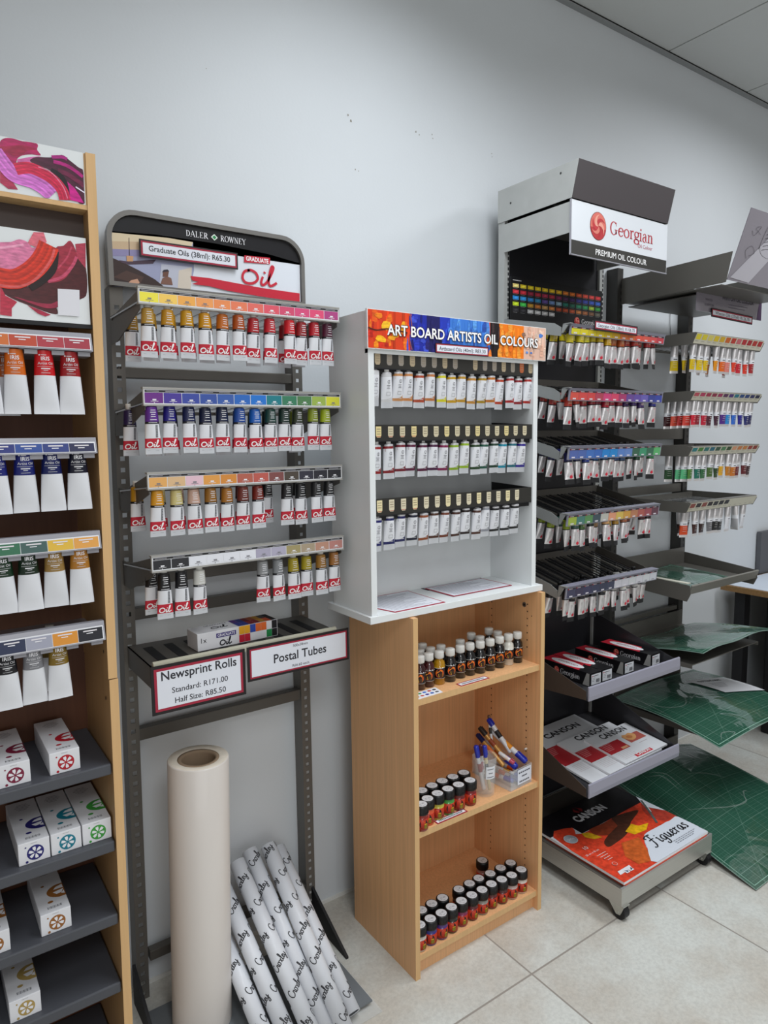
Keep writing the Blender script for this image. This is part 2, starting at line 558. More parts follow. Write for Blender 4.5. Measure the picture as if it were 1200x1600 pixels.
ART = {
 'iris_a': [
  ('p',[[0.1936,1.9973],[0.2027,2.0055],[0.2158,2.0076],[0.2304,2.0062],[0.2498,2.0089],[0.2555,2.0046],[0.2535,1.9963],[0.2591,1.988],[0.2439,1.9864],[0.2288,1.9816],[0.2195,1.9734],[0.2158,1.9618],[0.2058,1.9644],[0.198,1.9767],[0.1925,1.9802]],'b0145a'),
  ('p',[[0.193,1.9888],[0.2091,1.993],[0.23,1.9998],[0.2521,1.9968],[0.2368,1.9911],[0.2289,1.9832],[0.2139,1.977],[0.2055,1.9814],[0.1926,1.9817]],'9c1640'),
  ('p',[[0.2194,1.9727],[0.2406,1.981],[0.259,1.9864],[0.2417,1.9746],[0.2399,1.969],[0.2202,1.9611]],'d568a8'),
  ('p',[[0.1903,1.9474],[0.1986,1.9428],[0.2096,1.9325],[0.2175,1.9198],[0.2014,1.9184],[0.189,1.927]],'b02a50'),
  ('p',[[0.2402,1.9746],[0.2512,1.9832],[0.2758,1.9875],[0.2949,1.9963],[0.3071,1.9899],[0.3224,1.98],[0.3335,1.9707],[0.3316,1.9159],[0.3156,1.9181],[0.2951,1.947],[0.2744,1.964],[0.2534,1.9694]],'4a1832'),
  ('s',[[0.2774,1.9886],[0.2947,1.9925],[0.3039,1.9901]],28,'a8187c'),
  ('s',[[0.28,1.9812],[0.297,1.9798],[0.3125,1.9748],[0.3303,1.9636]],30,'b01878'),
  ('s',[[0.2869,1.9665],[0.3054,1.962],[0.3318,1.9474]],40,'6a1a40'),
  ('s',[[0.2744,1.9648],[0.2925,1.9555],[0.2999,1.9349],[0.3036,1.9176]],46,'170c14'),
  ('p',[[0.3016,1.9499],[0.3137,1.9407],[0.3226,1.9276],[0.3292,1.9155],[0.3044,1.9169],[0.3046,1.9342]],'c81888'),
  ('s',[[0.3162,1.9428],[0.3327,1.9352]],12,'eadff0'),
  ('b',[[0.1838,1.9784],[0.1996,1.957],[0.2132,1.9441],[0.241,1.9392],[0.2601,1.9308],[0.2732,1.9196]],125,'d070c8'),
  ('b',[[0.2154,1.9547],[0.2379,1.9615],[0.2601,1.9564],[0.2795,1.9465],[0.2925,1.9303],[0.2956,1.9154]],95,'c81e48'),
  ('s',[[0.2532,1.9662],[0.2742,1.9608],[0.2931,1.9402],[0.3005,1.9187]],9,'e07a9a'),
 ],
 'iris_b': [
  ('p',[[0.3118,1.8139],[0.3264,1.799],[0.3262,1.7514],[0.3139,1.7366],[0.2729,1.7225],[0.2718,1.7057],[0.2562,1.706],[0.2319,1.7137],[0.1981,1.7252],[0.1812,1.7363],[0.1793,1.7521],[0.207,1.7487],[0.2345,1.755],[0.2509,1.7732],[0.2638,1.7813],[0.2848,1.7905],[0.3031,1.8028]],'4a1a1e'),
  ('p',[[0.31,1.8387],[0.3289,1.8431],[0.3262,1.7956],[0.3118,1.8139]],'b03a50'),
  ('p',[[0.2743,1.8255],[0.2889,1.8324],[0.3023,1.8435],[0.312,1.8173],[0.3025,1.7926],[0.2835,1.7687],[0.2565,1.7623],[0.2689,1.7885]],'9c2a3e'),
  ('s',[[0.2581,1.7633],[0.2839,1.7754],[0.3028,1.7977],[0.3111,1.8155]],26,'c24a68'),
  ('s',[[0.2769,1.7895],[0.294,1.8116],[0.3032,1.8328]],14,'b84058'),
  ('p',[[0.1984,1.73],[0.2356,1.7231],[0.2603,1.723],[0.2733,1.7292],[0.2726,1.7183],[0.2535,1.7141],[0.2322,1.7187]],'9a2844'),
  ('p',[[0.1777,1.7487],[0.1852,1.7303],[0.2038,1.7209],[0.1941,1.7086],[0.1931,1.694],[0.1742,1.6956]],'b82a44'),
  ('p',[[0.22,1.7167],[0.2379,1.711],[0.2591,1.7026],[0.2495,1.6987],[0.2374,1.7027]],'a82040'),
  ('s',[[0.2737,1.8205],[0.2682,1.7884],[0.2505,1.7666],[0.2265,1.7484]],62,'1c0a0c'),
  ('p',[[0.2269,1.827],[0.2389,1.8496],[0.2559,1.8538],[0.2601,1.8349],[0.2433,1.8228],[0.2313,1.826]],'d86a7a'),
  ('p',[[0.1736,1.8178],[0.2002,1.8264],[0.2139,1.8331],[0.2271,1.8302],[0.2341,1.8215],[0.2417,1.8226],[0.238,1.8107],[0.225,1.7961],[0.206,1.7792],[0.1911,1.7758],[0.1709,1.7765]],'d87aa0'),
  ('s',[[0.1732,1.8115],[0.1997,1.8183],[0.2208,1.8245]],20,'e29ab6'),
  ('b',[[0.1699,1.7621],[0.2004,1.7609],[0.2235,1.7732],[0.2429,1.7919],[0.2565,1.8132],[0.2637,1.8306]],165,'c8301c'),
  ('s',[[0.169,1.7486],[0.201,1.7473],[0.2271,1.7574],[0.2465,1.776],[0.2651,1.8029],[0.2726,1.8236]],20,'d85a58'),
  ('p',[[0.2738,1.7518],[0.3124,1.7534],[0.31,1.7035],[0.2717,1.7032]],'dcdce2'),
 ],
 'daler': [
  ('p',[[0.4505,1.9469],[0.5829,1.954],[0.6457,1.9528],[0.6454,1.8842],[0.6322,1.8376],[0.4439,1.824]],'9a9fbc'),
  ('p',[[0.4505,1.9469],[0.5829,1.954],[0.6457,1.9528],[0.6362,1.9278],[0.4488,1.9147]],'d8c8a8'),
  ('p',[[0.4494,1.9271],[0.5663,1.9414],[0.5655,1.9259],[0.4481,1.9023]],'c8b090'),
  ('p',[[0.4485,1.9098],[0.5129,1.9161],[0.5122,1.9009],[0.4477,1.8939]],'8d88b0'),
  ('p',[[0.5638,1.8897],[0.6402,1.8915],[0.6322,1.8376],[0.5559,1.8362]],'b8bccb'),
  ('p',[[0.6064,1.8795],[0.6402,1.8915],[0.635,1.8379],[0.6017,1.837]],'d0c6b8'),
  ('p',[[0.4474,1.8899],[0.4757,1.8811],[0.5105,1.8678],[0.5461,1.8516],[0.5666,1.8374],[0.4439,1.824]],'33221f'),
  ('p',[[0.449,1.8455],[0.4798,1.8641],[0.5201,1.8537],[0.5088,1.8347]],'4a332c'),
  ('p',[[0.4635,1.886],[0.4809,1.8853],[0.551,1.8984],[0.5437,1.8882],[0.4856,1.8789],[0.4707,1.8805]],'4a3848'),
  ('p',[[0.4816,1.8984],[0.4978,1.8995],[0.4962,1.8872],[0.4819,1.8854]],'c89a70'),
  ('s',[[0.4898,1.9404],[0.4887,1.8993]],3,'3a2a38'),
  ('p',[[0.5593,1.8418],[0.5648,1.8563],[0.5758,1.8623],[0.5864,1.8588],[0.5895,1.843]],'7a5648'),
  ('p',[[0.5655,1.86],[0.5673,1.8737],[0.5749,1.8777],[0.5812,1.8743],[0.5785,1.8615]],'6a4638'),
  ('p',[[0.5644,1.8702],[0.5685,1.8764],[0.5782,1.8786],[0.5823,1.8745]],'2c2530'),
  ('p',[[0.4781,1.8313],[0.4888,1.8425],[0.5043,1.8479],[0.5091,1.8398],[0.5009,1.8302]],'c89a80'),
  ('p',[[0.6353,1.8697],[0.6847,1.8701],[0.7314,1.8673],[0.8292,1.8614],[0.9417,1.8589],[0.9411,1.8355],[0.8284,1.8388],[0.7304,1.8443],[0.6838,1.8501],[0.6372,1.8504],[0.6556,1.8577],[0.6387,1.8596]],'c41a34'),
 ],
 'figueras': [
  ('p',[[1.6995,-.314],[1.806,-.316],[1.806,-.360],[2.1585,-.362],[2.1585,-.215],[1.6995,-.215]],'18161a'),
  ('p',[[1.7097,-0.3178],[1.8065,-0.3182],[1.8077,-0.362],[2.1545,-0.3567],[2.1619,-0.3952],[2.159,-0.4881],[2.0938,-0.4855],[2.0201,-0.4898],[1.969,-0.4876],[1.9118,-0.5338],[1.8691,-0.604],[1.6909,-0.6127]],'d8452c'),
  ('p',[[1.9647,-0.3603],[2.0398,-0.3692],[2.0836,-0.3857],[1.9978,-0.4148],[1.9273,-0.4499],[1.8495,-0.4615],[1.8113,-0.46],[1.828,-0.4322],[1.9049,-0.405]],'4a2a1e'),
  ('p',[[1.8419,-0.3587],[1.9596,-0.3641],[1.9403,-0.4021],[1.8659,-0.4188],[1.8297,-0.3922]],'8a3a22'),
  ('p',[[2.1402,-0.3545],[2.1619,-0.3952],[2.159,-0.4881],[2.0992,-0.482],[2.0725,-0.4397],[2.0946,-0.3938]],'a83a2c'),
  ('p',[[1.9318,-0.4391],[1.9875,-0.4221],[1.9985,-0.4449],[2.0406,-0.4537],[1.9992,-0.4744],[1.9431,-0.4686]],'e8b418'),
  ('p',[[1.8036,-0.359],[1.828,-0.3698],[1.8412,-0.4145],[1.8115,-0.4064],[1.7948,-0.3804]],'e0b020'),
  ('p',[[1.8647,-0.4726],[1.9389,-0.4863],[1.9026,-0.5401],[1.8682,-0.591],[1.8121,-0.5744],[1.8123,-0.5251]],'c8602a'),
  ('p',[[1.9641,-0.491],[2.0252,-0.4863],[2.1099,-0.4899],[2.1622,-0.4935],[2.1476,-0.5978],[1.8674,-0.6051],[1.9097,-0.5388]],'d9e0ea'),
  ('p',[[2.1759,-0.3216],[2.1678,-0.3913],[2.1605,-0.4424],[2.1389,-0.4106],[2.1226,-0.3825]],'cfd6de'),
  ('s',[[2.1495,-0.3497],[2.1043,-0.4168],[2.0645,-0.4714]],14,'59625f'),
  ('s',[[2.154,-0.353],[2.1103,-0.4181]],5,'d8dee0'),
  ('p',[[1.7266,-0.5593],[1.7838,-0.5597],[1.7786,-0.5738],[1.7194,-0.575]],'e8eaee'),
 ],
}
ART_SCALE = {'iris_a': 0.00021, 'iris_b': 0.00021, 'daler': 0.00042, 'figueras': 0.0006}


def sideL(x, y0=0.0):              # a face looking to -X: u runs from the back to the front
    return lambda u, v, w=0.0: Vector((x - w, y0 - u, v))


# =================================================================== THE SETTING
def tile_floor():
    m = bpy.data.materials.new('ceramic_floor_tile')
    m.use_nodes = True
    nt = m.node_tree
    L = nt.links.new
    b = nt.nodes['Principled BSDF']
    geo = nt.nodes.new('ShaderNodeNewGeometry')
    sep = nt.nodes.new('ShaderNodeSeparateXYZ')
    L(geo.outputs['Position'], sep.inputs[0])

    def math_(op, a, v):
        n = nt.nodes.new('ShaderNodeMath')
        n.operation = op
        if isinstance(a, float):
            n.inputs[0].default_value = a
        else:
            L(a, n.inputs[0])
        if isinstance(v, float):
            n.inputs[1].default_value = v
        else:
            L(v, n.inputs[1])
        return n.outputs[0]
    groove = None
    cells = []
    for ax, off in (('X', 1.317), ('Y', -0.588)):
        t = math_('DIVIDE', math_('SUBTRACT', sep.outputs[ax], off), 0.6)
        cells.append(math_('FLOOR', t, 0.0))
        fr = math_('ABSOLUTE', math_('SUBTRACT', math_('FRACT', math_('ADD', t, 50.5), 0.0), 0.5), 0.0)
        lt = math_('LESS_THAN', fr, 0.0045)
        groove = lt if groove is None else math_('MAXIMUM', groove, lt)
    wn = nt.nodes.new('ShaderNodeTexWhiteNoise')
    wn.noise_dimensions = '2D'
    cmb = nt.nodes.new('ShaderNodeCombineXYZ')
    L(cells[0], cmb.inputs[0])
    L(cells[1], cmb.inputs[1])
    L(cmb.outputs[0], wn.inputs['Vector'])
    # each tile gets its own piece of the cloudy pattern
    vm = nt.nodes.new('ShaderNodeVectorMath')
    vm.operation = 'ADD'
    sc = nt.nodes.new('ShaderNodeVectorMath')
    sc.operation = 'SCALE'
    sc.inputs['Scale'].default_value = 9.0
    L(wn.outputs['Color'], sc.inputs[0])
    L(geo.outputs['Position'], vm.inputs[0])
    L(sc.outputs[0], vm.inputs[1])
    n1 = nt.nodes.new('ShaderNodeTexNoise')
    n1.inputs['Scale'].default_value = 4.0
    n1.inputs['Detail'].default_value = 6.0
    n1.inputs['Roughness'].default_value = 0.6
    L(vm.outputs[0], n1.inputs['Vector'])
    r1 = nt.nodes.new('ShaderNodeValToRGB')
    r1.color_ramp.elements[0].position = 0.36
    r1.color_ramp.elements[0].color = hx('bfbab0')
    r1.color_ramp.elements[1].position = 0.62
    r1.color_ramp.elements[1].color = hx('d0d3ce')
    L(n1.outputs['Fac'], r1.inputs[0])
    n2 = nt.nodes.new('ShaderNodeTexNoise')
    n2.inputs['Scale'].default_value = 90.0
    n2.inputs['Detail'].default_value = 6.0
    n2.inputs['Roughness'].default_value = 0.75
    L(vm.outputs[0], n2.inputs['Vector'])
    mr = nt.nodes.new('ShaderNodeMapRange')
    mr.inputs['From Min'].default_value = 0.35
    mr.inputs['From Max'].default_value = 0.6
    mr.inputs['To Min'].default_value = 0.86
    mr.inputs['To Max'].default_value = 1.03
    L(n2.outputs['Fac'], mr.inputs['Value'])
    mx = nt.nodes.new('ShaderNodeMix')
    mx.data_type = 'RGBA'
    mx.blend_type = 'MULTIPLY'
    mx.inputs['Factor'].default_value = 1.0
    L(r1.outputs[0], mx.inputs['A'])
    L(mr.outputs['Result'], mx.inputs['B'])
    m2 = nt.nodes.new('ShaderNodeMix')
    m2.data_type = 'RGBA'
    L(groove, m2.inputs['Factor'])
    L(mx.outputs['Result'], m2.inputs['A'])
    m2.inputs['B'].default_value = hx('96918a')
    L(m2.outputs['Result'], b.inputs['Base Color'])
    b.inputs['Roughness'].default_value = 0.42
    bp = nt.nodes.new('ShaderNodeBump')
    bp.inputs['Strength'].default_value = 0.15
    bp.inputs['Distance'].default_value = 0.002
    L(n2.outputs['Fac'], bp.inputs['Height'])
    L(bp.outputs['Normal'], b.inputs['Normal'])
    return m


FX0, FX1, FY0 = -1.4, 5.2, -3.6
structure(MB().box(FX0, FX1, FY0, 0.1, -0.06, 0.0, tile_floor()), 'floor', loc=(0, 0, 0))
WALLM = mat('painted_plaster_wall', 'cdd2d6', rough=0.6, var=0.015, vscale=(3, 3, 3), bump=0.12, bscale=120)
structure(MB().box(FX0, FX1, 0.0, 0.1, 0.0, 2.99, WALLM), 'wall_back', loc=(0, 0, 0))
CEILM = mat('mineral_ceiling_tile', 'c6c9c8', rough=0.85, bump=0.2, bscale=300)
cb = MB()
x = 2.07 - 0.606 * 6
while x < FX1:
    x0 = x + 0.004
    for y0, y1 in ((-1.213, -0.022), (-2.425, -1.221), (-3.6, -2.433)):
        cb.box(x0, x + 0.602, y0, y1, 2.995, 3.01, CEILM)
    x += 0.606
cb.box(FX0, FX1, FY0, 0.1, 3.011, 3.03, mat('ceiling_joint', '6f7272', rough=0.8))
structure(cb, 'ceiling', loc=(0, 0, 2.99))
structure(MB().box(FX0, FX1, -0.022, 0.0, 2.985, 2.99, mat('ceiling_edge_trim', '8f9293', rough=0.6)), 'trim_1', loc=(0, 0, 2.985))
structure(MB().box(FX0, FX1, -0.006, 0.0, 0.0, 0.011, mat('wall_foot_sealant', 'd8d8d4', rough=0.5)), 'baseboard_back', loc=(0, 0, 0))
# small chips in the wall paint, high up
sb = MB()
for u, v, r in ((1.146, 2.392, .0035), (1.156, 2.378, .004), (1.395, 2.402, .003), (1.408, 2.397, .002), (1.459, 2.409, .0022), (1.462, 2.398, .0018),
                (1.717, 2.406, .0022), (1.719, 2.396, .0018), (1.168, 2.246, .0024), (1.180, 2.244, .0015), (0.72, 2.402, .0015)):
    sb.shape(front(0), [(u + r * (0.6 + 0.5 * random.random()) * math.cos(a), v + 1.3 * r * (0.6 + 0.5 * random.random()) * math.sin(a)) for a in (0, 1, 2, 3, 4, 5)],
             PRINT, '8d8a80', 0.0006)
structure(sb, 'trim_2', loc=(1.4, 0, 2.39))


# =================================================================== PAINT TUBE PROTOTYPES
def tube_profile(r, hw, L, shape=2.2):
    """half width and half depth of a squeezed tube at depth t (0 = shoulder, 1 = crimp)"""
    def f(t):
        k = t ** 0.9
        w = r + (hw - r) * k
        d = r * (1 - t ** shape * 0.93)
        return w, max(d, 0.0012)
    return f


def tube_mesh(r, hw, L, bands, crimp=0.09, seg=18):
    """bands: list of (t_end, material, colour); local z = 0 at the shoulder, body hangs down"""
    f = tube_profile(r, hw, L)
    lev, mm, cc = [0.0], [], []
    for te, m_, c_ in bands:
        t0 = lev[-1]
        n = max(1, int(round((te - t0) / 0.12)))
        for i in range(n):
            lev.append(t0 + (te - t0) * (i + 1) / n)
            mm.append(m_)
            cc.append(c_)
    rings = []
    for t in lev:
        w, d = f(min(t / (1 - crimp), 1.0))
        rings.append([Vector((w * math.cos(2 * PI * i / seg), -d * math.sin(2 * PI * i / seg), -t * L)) for i in range(seg)])
    mb = MB()
    mb.loft(rings, mm, cc, True)
    # shoulder cone
    mb.loft([[Vector((r * 0.45 * math.cos(2 * PI * i / seg), -r * 0.45 * math.sin(2 * PI * i / seg), 0.003)) for i in range(seg)], rings[0]], bands[0][1], [bands[0][2]], True)

    def surf(u, v, w=0.0):
        t = min(max(-v / L, 0), 1)
        W, D = f(min(t / (1 - crimp), 1.0))
        q = max(0.0, 1 - (u / W) ** 2)
        return Vector((u, -(D * math.sqrt(q) + 0.0004 + w), v))
    surf.curved = True
    return mb, surf


def cap_mesh(r, h, m, c=None, z0=0.0025, ribs=False):
    mb = MB()
    mb.lathe([(0.0001, z0 + h), (r * 0.92, z0 + h), (r, z0 + h - 0.001), (r, z0), (0.0001, z0)], m, [c] * 4, seg=14)
    return mb


TUBE_PROTO = {}


def proto(kind, build_body, cap):
    t = thing('paint_tube', 'paint tube', 'paint tube')
    body = build_body.build('tube_body', t)
    cap.build('cap', t)
    TUBE_PROTO[kind] = t


# --- white tube with red script band (tall grey rack)
def make_script_tube():
    L = 0.100
    mb, sf = tube_mesh(0.0122, 0.0178, L, [(.31, TUBECOL, None), (.36, PRINT, '17171c'), (.665, TUBEW, None), (.87, PRINT, 'bd1d33'), (1.0, CRIMP, None)])
    for i, (z, a) in enumerate(((-.007, .010), (-.0115, .012), (-.016, .009), (-.0205, .010), (-.027, .014))):
        mb.rect(sf, -a / 2 + .001, a / 2 + .001, z - .0006, z + .0006, PRINT, 'e6e6ea')
    mb.rect(sf, -.009, .009, -.0338, -.0326, PRINT, 'dcdce0')
    mb.rect(sf, .0052, .0098, -.0645, -.038, PRINT, '3a3a40')
    mb.rect(sf, .0062, .0088, -.0635, -.039, PRINT, 'c9ccd2', .0002)
    for i in range(7):
        mb.rect(sf, .0066, .0084, -.0625 + i * .0034, -.0605 + i * .0034, PRINT, '2a2a2e', .0004)
    mb.strokes(sf, 'oil', -.0140, -.0848, .0165, .0023, PRINT, 'f3f1f2', .0003, 1.32)
    mb.rect(sf, -.012, .012, -.0925, -.0915, PRINT, '9fa3a8')
    proto('script', mb, cap_mesh(.0075, .013, mat('white_tube_cap', 'd9d9d6', rough=0.4)))


# --- slim white tube with coloured ends (white display case)
def make_slim_tube():
    L = 0.0855
    mb, sf = tube_mesh(0.0134, 0.0170, L, [(.05, mat('tube_shoulder', 'c9c9cc', rough=.35, metal=.3), None), (.12, TUBECOL, None), (.75, TUBEW, None), (.83, TUBECOL, None), (1.0, CRIMP, None)])
    mb.shape(sf, [(-.0120, -.010), (.004, -.010), (-.0120, -.0175)], TUBECOL, None)
    mb.disc(sf, .001, -.022, .0042, PRINT, '4a4a52', 0, 14)
    mb.disc(sf, .001, -.022, .0034, PRINT, 'dfe1e6', .0002, 14)
    mb.rect(sf, .0004, .0016, -.026, -.019, PRINT, '3a3a42', .0004)
    for z, a in ((-.031, .010), (-.0345, .007), (-.038, .009)):
        mb.rect(sf, -a / 2, a / 2, z - .0006, z + .0006, PRINT, '6a6a72')
    for a, b_, c_, d in ((-.005, .006, -.055, -.0545), (-.005, .006, -.047, -.0465), (-.005, -.0045, -.055, -.0465), (.0055, .006, -.055, -.0465)):
        mb.rect(sf, a, b_, c_, d, PRINT, '55555c')
    mb.shape(sf, [(.0142, -.0645), (.0142, -.055), (.006, -.061), (-.004, -.0645)], TUBECOL, None)
    proto('slim', mb, cap_mesh(.0078, .0125, mat('white_tube_cap', 'd9d9d6', rough=0.4)))


# --- silver foil tube with red dot and black crimp (castored stand)
def make_foil_tube():
    L = 0.098
    mb, sf = tube_mesh(0.0115, 0.0165, L, [(.27, TUBECOL, None), (.30, PRINT, '17171c'), (.84, FOIL, None), (1.0, PRINT, '18181b')])
    for z, a in ((-.010, .014), (-.014, .012), (-.018, .013)):
        mb.rect(sf, -a / 2, a / 2, z - .0005, z + .0005, PRINT, 'd8c8a8')
    mb.shape(sf, [(.001, -.033), (.0085, -.033), (.0105, -.078), (.005, -.078)], PRINT, 'c99aa0')
    mb.disc(sf, .0045, -.075, .0052, PRINT, 'c4283c', .0003, 14)
    for i in range(3):
        mb.rect(sf, -.008 + i * .002, -.0075 + i * .002, -.075, -.04, PRINT, '8a8488')
    proto('foil', mb, cap_mesh(.0078, .012, BLACK))


# --- silver topped tube with white band over a colour block (wall rack at the right)
def make_block_tube():
    L = 0.106
    mb, sf = tube_mesh(0.0125, 0.0165, L, [(.44, FOIL, None), (.57, TUBEW, None), (.91, TUBECOL, None), (1.0, FOIL, None)])
    mb.rect(sf, -.007, .008, -.056, -.0535, PRINT, '33333a')
    for z in (-.067, -.074, -.083):
        mb.rect(sf, -.006, .009, z - .0005, z + .0005, PRINT, 'd8d4d0')
    for i in range(4):
        mb.rect(sf, -.007 + i * .003, -.0062 + i * .003, -.040, -.012, PRINT, '8c8c90')
    proto('block', mb, cap_mesh(.008, .013, BLACK))


# --- big white tube with coloured upper third (wooden display case)
def make_big_tube():
    L = 0.118
    mb, sf = tube_mesh(0.0152, 0.0228, L, [(.39, TUBECOL, None), (.94, TUBEW, None), (1.0, TUBEW, None)], crimp=.06, seg=24)
    mb.disc(sf, -.0095, -.0085, .0013, PRINT, 'e8e8ea')
    mb.rect(sf, -.007, .002, -.0092, -.008, PRINT, 'd8d8dc')
    mb.text(sf, 'IRIS', 0, -.0185, .0068, PRINT, 'ececf0', .0002, None, 'C', .012)
    mb.text(sf, 'Artist Oil', 0, -.0262, .0046, PRINT, 'dedee2', .0002)
    mb.rect(sf, -.0135, .0135, -.0300, -.0295, PRINT, 'd8d8dc')
    mb.rect(sf, -.008, .008, -.0345, -.0328, PRINT, 'e4e4e8')
    mb.rect(sf, -.004, .004, -.0375, -.0365, PRINT, 'd0d0d4')
    mb.rect(sf, -.008, .008, -.0420, -.0413, PRINT, 'd0d0d4')
    proto('big', mb, cap_mesh(.0085, .014, mat('grey_tube_cap', '8f8d8a', rough=0.4)))


make_script_tube()
make_slim_tube()
make_foil_tube()
make_block_tube()
make_big_tube()


def tube(kind, x, y, zbot, L, hexc, label, group, rz=0.0, rx=0.0, ry=0.0):
    return tag(dup(TUBE_PROTO[kind], (x, y, zbot + L), (rx, ry, rz), label, hexc), cat='paint tube', group=group)
# =================================================================== WOODEN DISPLAY CASE (left edge)
def lean(z, x0=0.323):
    return x0 + 0.0135 * (z - 1.0)


def clipx(mp, z0, z1):
    return lambda u, v, w=0.0: mp(min(max(u, CX0), lean(v) - .0045), min(max(v, z0), z1), w)


case = thing('display_case', 'tall open beech display case with grey shelves and paint-smear boards, at left edge', 'display case', (0.0, -0.22, 0.0))
CX0 = -0.34
XR = 0.323
# right side panel in two pieces with the joint at z = .978 (leaning a hair)
for z0, z1, dx in ((0.0, 0.977, 0.0015), (0.979, 2.009, 0.0)):
    mb = MB()
    xa, xb = lean(z0) + dx, lean(z1) + dx
    t = 0.0175
    vs = [(xa, -0.34, z0), (xa + t, -0.34, z0), (xa + t, -0.105, z0), (xa, -0.105, z0), (xb, -0.34, z1), (xb + t, -0.34, z1), (xb + t, -0.105, z1), (xb, -0.105, z1)]
    mb.add(vs, [(0, 3, 2, 1), (4, 5, 6, 7), (1, 2, 6, 5), (2, 3, 7, 6), (3, 0, 4, 7)], BEECHD)
    mb.add(vs, [(0, 1, 5, 4)], BEECHE)
    mb.build('side_panel', case)
mb = MB().box(CX0 - .0175, CX0, -0.34, -0.105, 0, 2.009, BEECHD)
mb.build('side_panel', case)
bpm = mat('dark_beech_back', '5a3622', rough=.55, var=.08, vscale=(120, 120, 3))
vs = [(CX0, -.112, .03), (lean(.03) + .006, -.112, .03), (lean(.03) + .006, -.104, .03), (CX0, -.104, .03),
      (CX0, -.112, 2.0), (lean(2.0) + .006, -.112, 2.0), (lean(2.0) + .006, -.104, 2.0), (CX0, -.104, 2.0)]
MB().add(vs, [(0, 3, 2, 1), (4, 5, 6, 7), (0, 1, 5, 4), (1, 2, 6, 5), (2, 3, 7, 6), (3, 0, 4, 7)], bpm).build('back_panel', case)
MB().box(CX0, lean(1.91), -0.338, -0.30, 1.904, 1.9125, BEECHE).build('front_rail', case)
# the two printed boards with paint smears
mb = MB().box(CX0, lean(1.96) - .003, -0.337, -0.331, 1.913, 2.008, WHITE)
mb.box(lean(1.96) - .003, lean(1.96) + .001, -0.336, -0.33, 1.913, 2.008, BEECHE)
art(mb, clipx(front(-0.337), 1.9135, 2.0075), 'iris_a', PAINT)
for sx in (-.06, -.17, -.27):
    mb.ribbon(front(-0.337), [(sx - .05, 1.925), (sx, 1.965), (sx + .05, 1.99)], .028, PRINT, ('b02a68', '8a1c40', 'd070c8')[int(abs(sx) * 10) % 3], .0008, 5)
mb.build('printed_board', case)
mb = MB().box(CX0, lean(1.77) - .004, -0.334, -0.329, 1.690, 1.852, WHITE)
art(mb, clipx(front(-0.334), 1.6905, 1.8515), 'iris_b', PAINT)
for sx in (-.06, -.17, -.27):
    mb.ribbon(front(-0.334), [(sx - .05, 1.73), (sx, 1.775), (sx + .05, 1.80)], .045, PRINT, ('b03040', 'c8301c', 'd87aa0')[int(abs(sx) * 10) % 3], .0020, 5)
mb.box(CX0, lean(1.68), -0.334, -0.327, 1.682, 1.689, BLACKM)
mb.build('printed_board', case)
MB().box(CX0, lean(1.88), -0.30, -0.292, 1.855, 1.904, mat('dark_brown_board', '43352f', rough=.5)).build('inner_board', case)
# clear plastic label rails, each swatch strip a sub-part
IRIS_ROWS = [
    (1.638, 1.672, ['c86a30', 'b8452c', 'a83440', '9c2c3c'], ['c06030', 'd8762a', 'c4a030']),
    (1.442, 1.472, ['2a3478', '2c4a92', '2a3a7a', '23264a'], ['303c80', '38508c', '24305c']),
    (1.253, 1.287, ['2f6a4c', '3f5c58', 'd8b03c', 'd89a48'], ['2c5a40', '286038', '3a7848']),
    (1.066, 1.103, ['28304c', '9a9cab', 'd08a2e', '1d1e26'], ['3a3a44', '50505c', '28282e']),
]
IRIS_TUBES = [
    (1.517, [(.147, 'b85a24', 'burnt orange'), (.193, 'cf661c', 'bright orange'), (.243, 'c4141e', 'scarlet red'), (.288, '96191f', 'deep red')], .118),
    (1.331, [(.150, '1a2270', 'violet blue'), (.197, '16206c', 'ultramarine blue'), (.244, '0f1a55', 'navy blue'), (.291, '0a0d24', 'blue black')], .118),
    (1.142, [(.148, '12301c', 'sap green'), (.192, '0f2617', 'bottle green'), (.238, '96763f', 'sandy tan'), (.284, 'ac742a', 'ochre orange')], .118),
    (0.956, [(.143, '111118', 'black'), (.189, '7a7b80', 'silver grey'), (.234, '7d6420', 'antique gold')], .118),
]
for (z0, z1, cols, hid), (zb, tubes, L) in zip(IRIS_ROWS, IRIS_TUBES):
    xr = lean(z1) - .004
    mb = MB()
    mb.prism([(-0.348, z0 - .001), (-0.339, z1), (-0.325, z1), (-0.325, z0 - .001)], CX0 + .002, xr, 0, RAILP)
    mb.box(CX0 + .002, xr, -0.335, -0.150, z0 - .002, z0 + .002, RAILP)
    x = xr - .004
    for k in range(11):                                  # ledges between the tube necks
        mb.box(x - .022, x, -0.340, -0.30, z0 - .010, z0 - .002, RAILP)
        x -= .0465
    rail = mb.build('label_rail', case)
    mb = MB()
    mp = lambda u, v, w=0.0: Vector((u, -0.3487 - w + (v - z0) * .009 / (z1 - z0), v))
    mb.rect(mp, CX0 + .004, xr - .003, z0 + .0015, z1 - .0085, PRINT, 'dfe0e4')
    x = xr - .005
    for c_ in (cols[::-1] + hid * 3)[:13]:
        if x - .0465 < CX0:
            break
        mb.rect(mp, x - .0455, x, z0 + .003, z1 - .011, PRINT, c_, .0004)
        mb.rect(mp, x - .036, x - .010, z1 - .0165, z1 - .0140, PRINT, 'd8d4d8', .0008)
        mb.rect(mp, x - .030, x - .018, z1 - .0205, z1 - .0190, PRINT, 'e6e6ea', .0008)
        x -= .0465
    mb.build('label_strip', rail)
rownames = ['top', 'second', 'third', 'bottom']
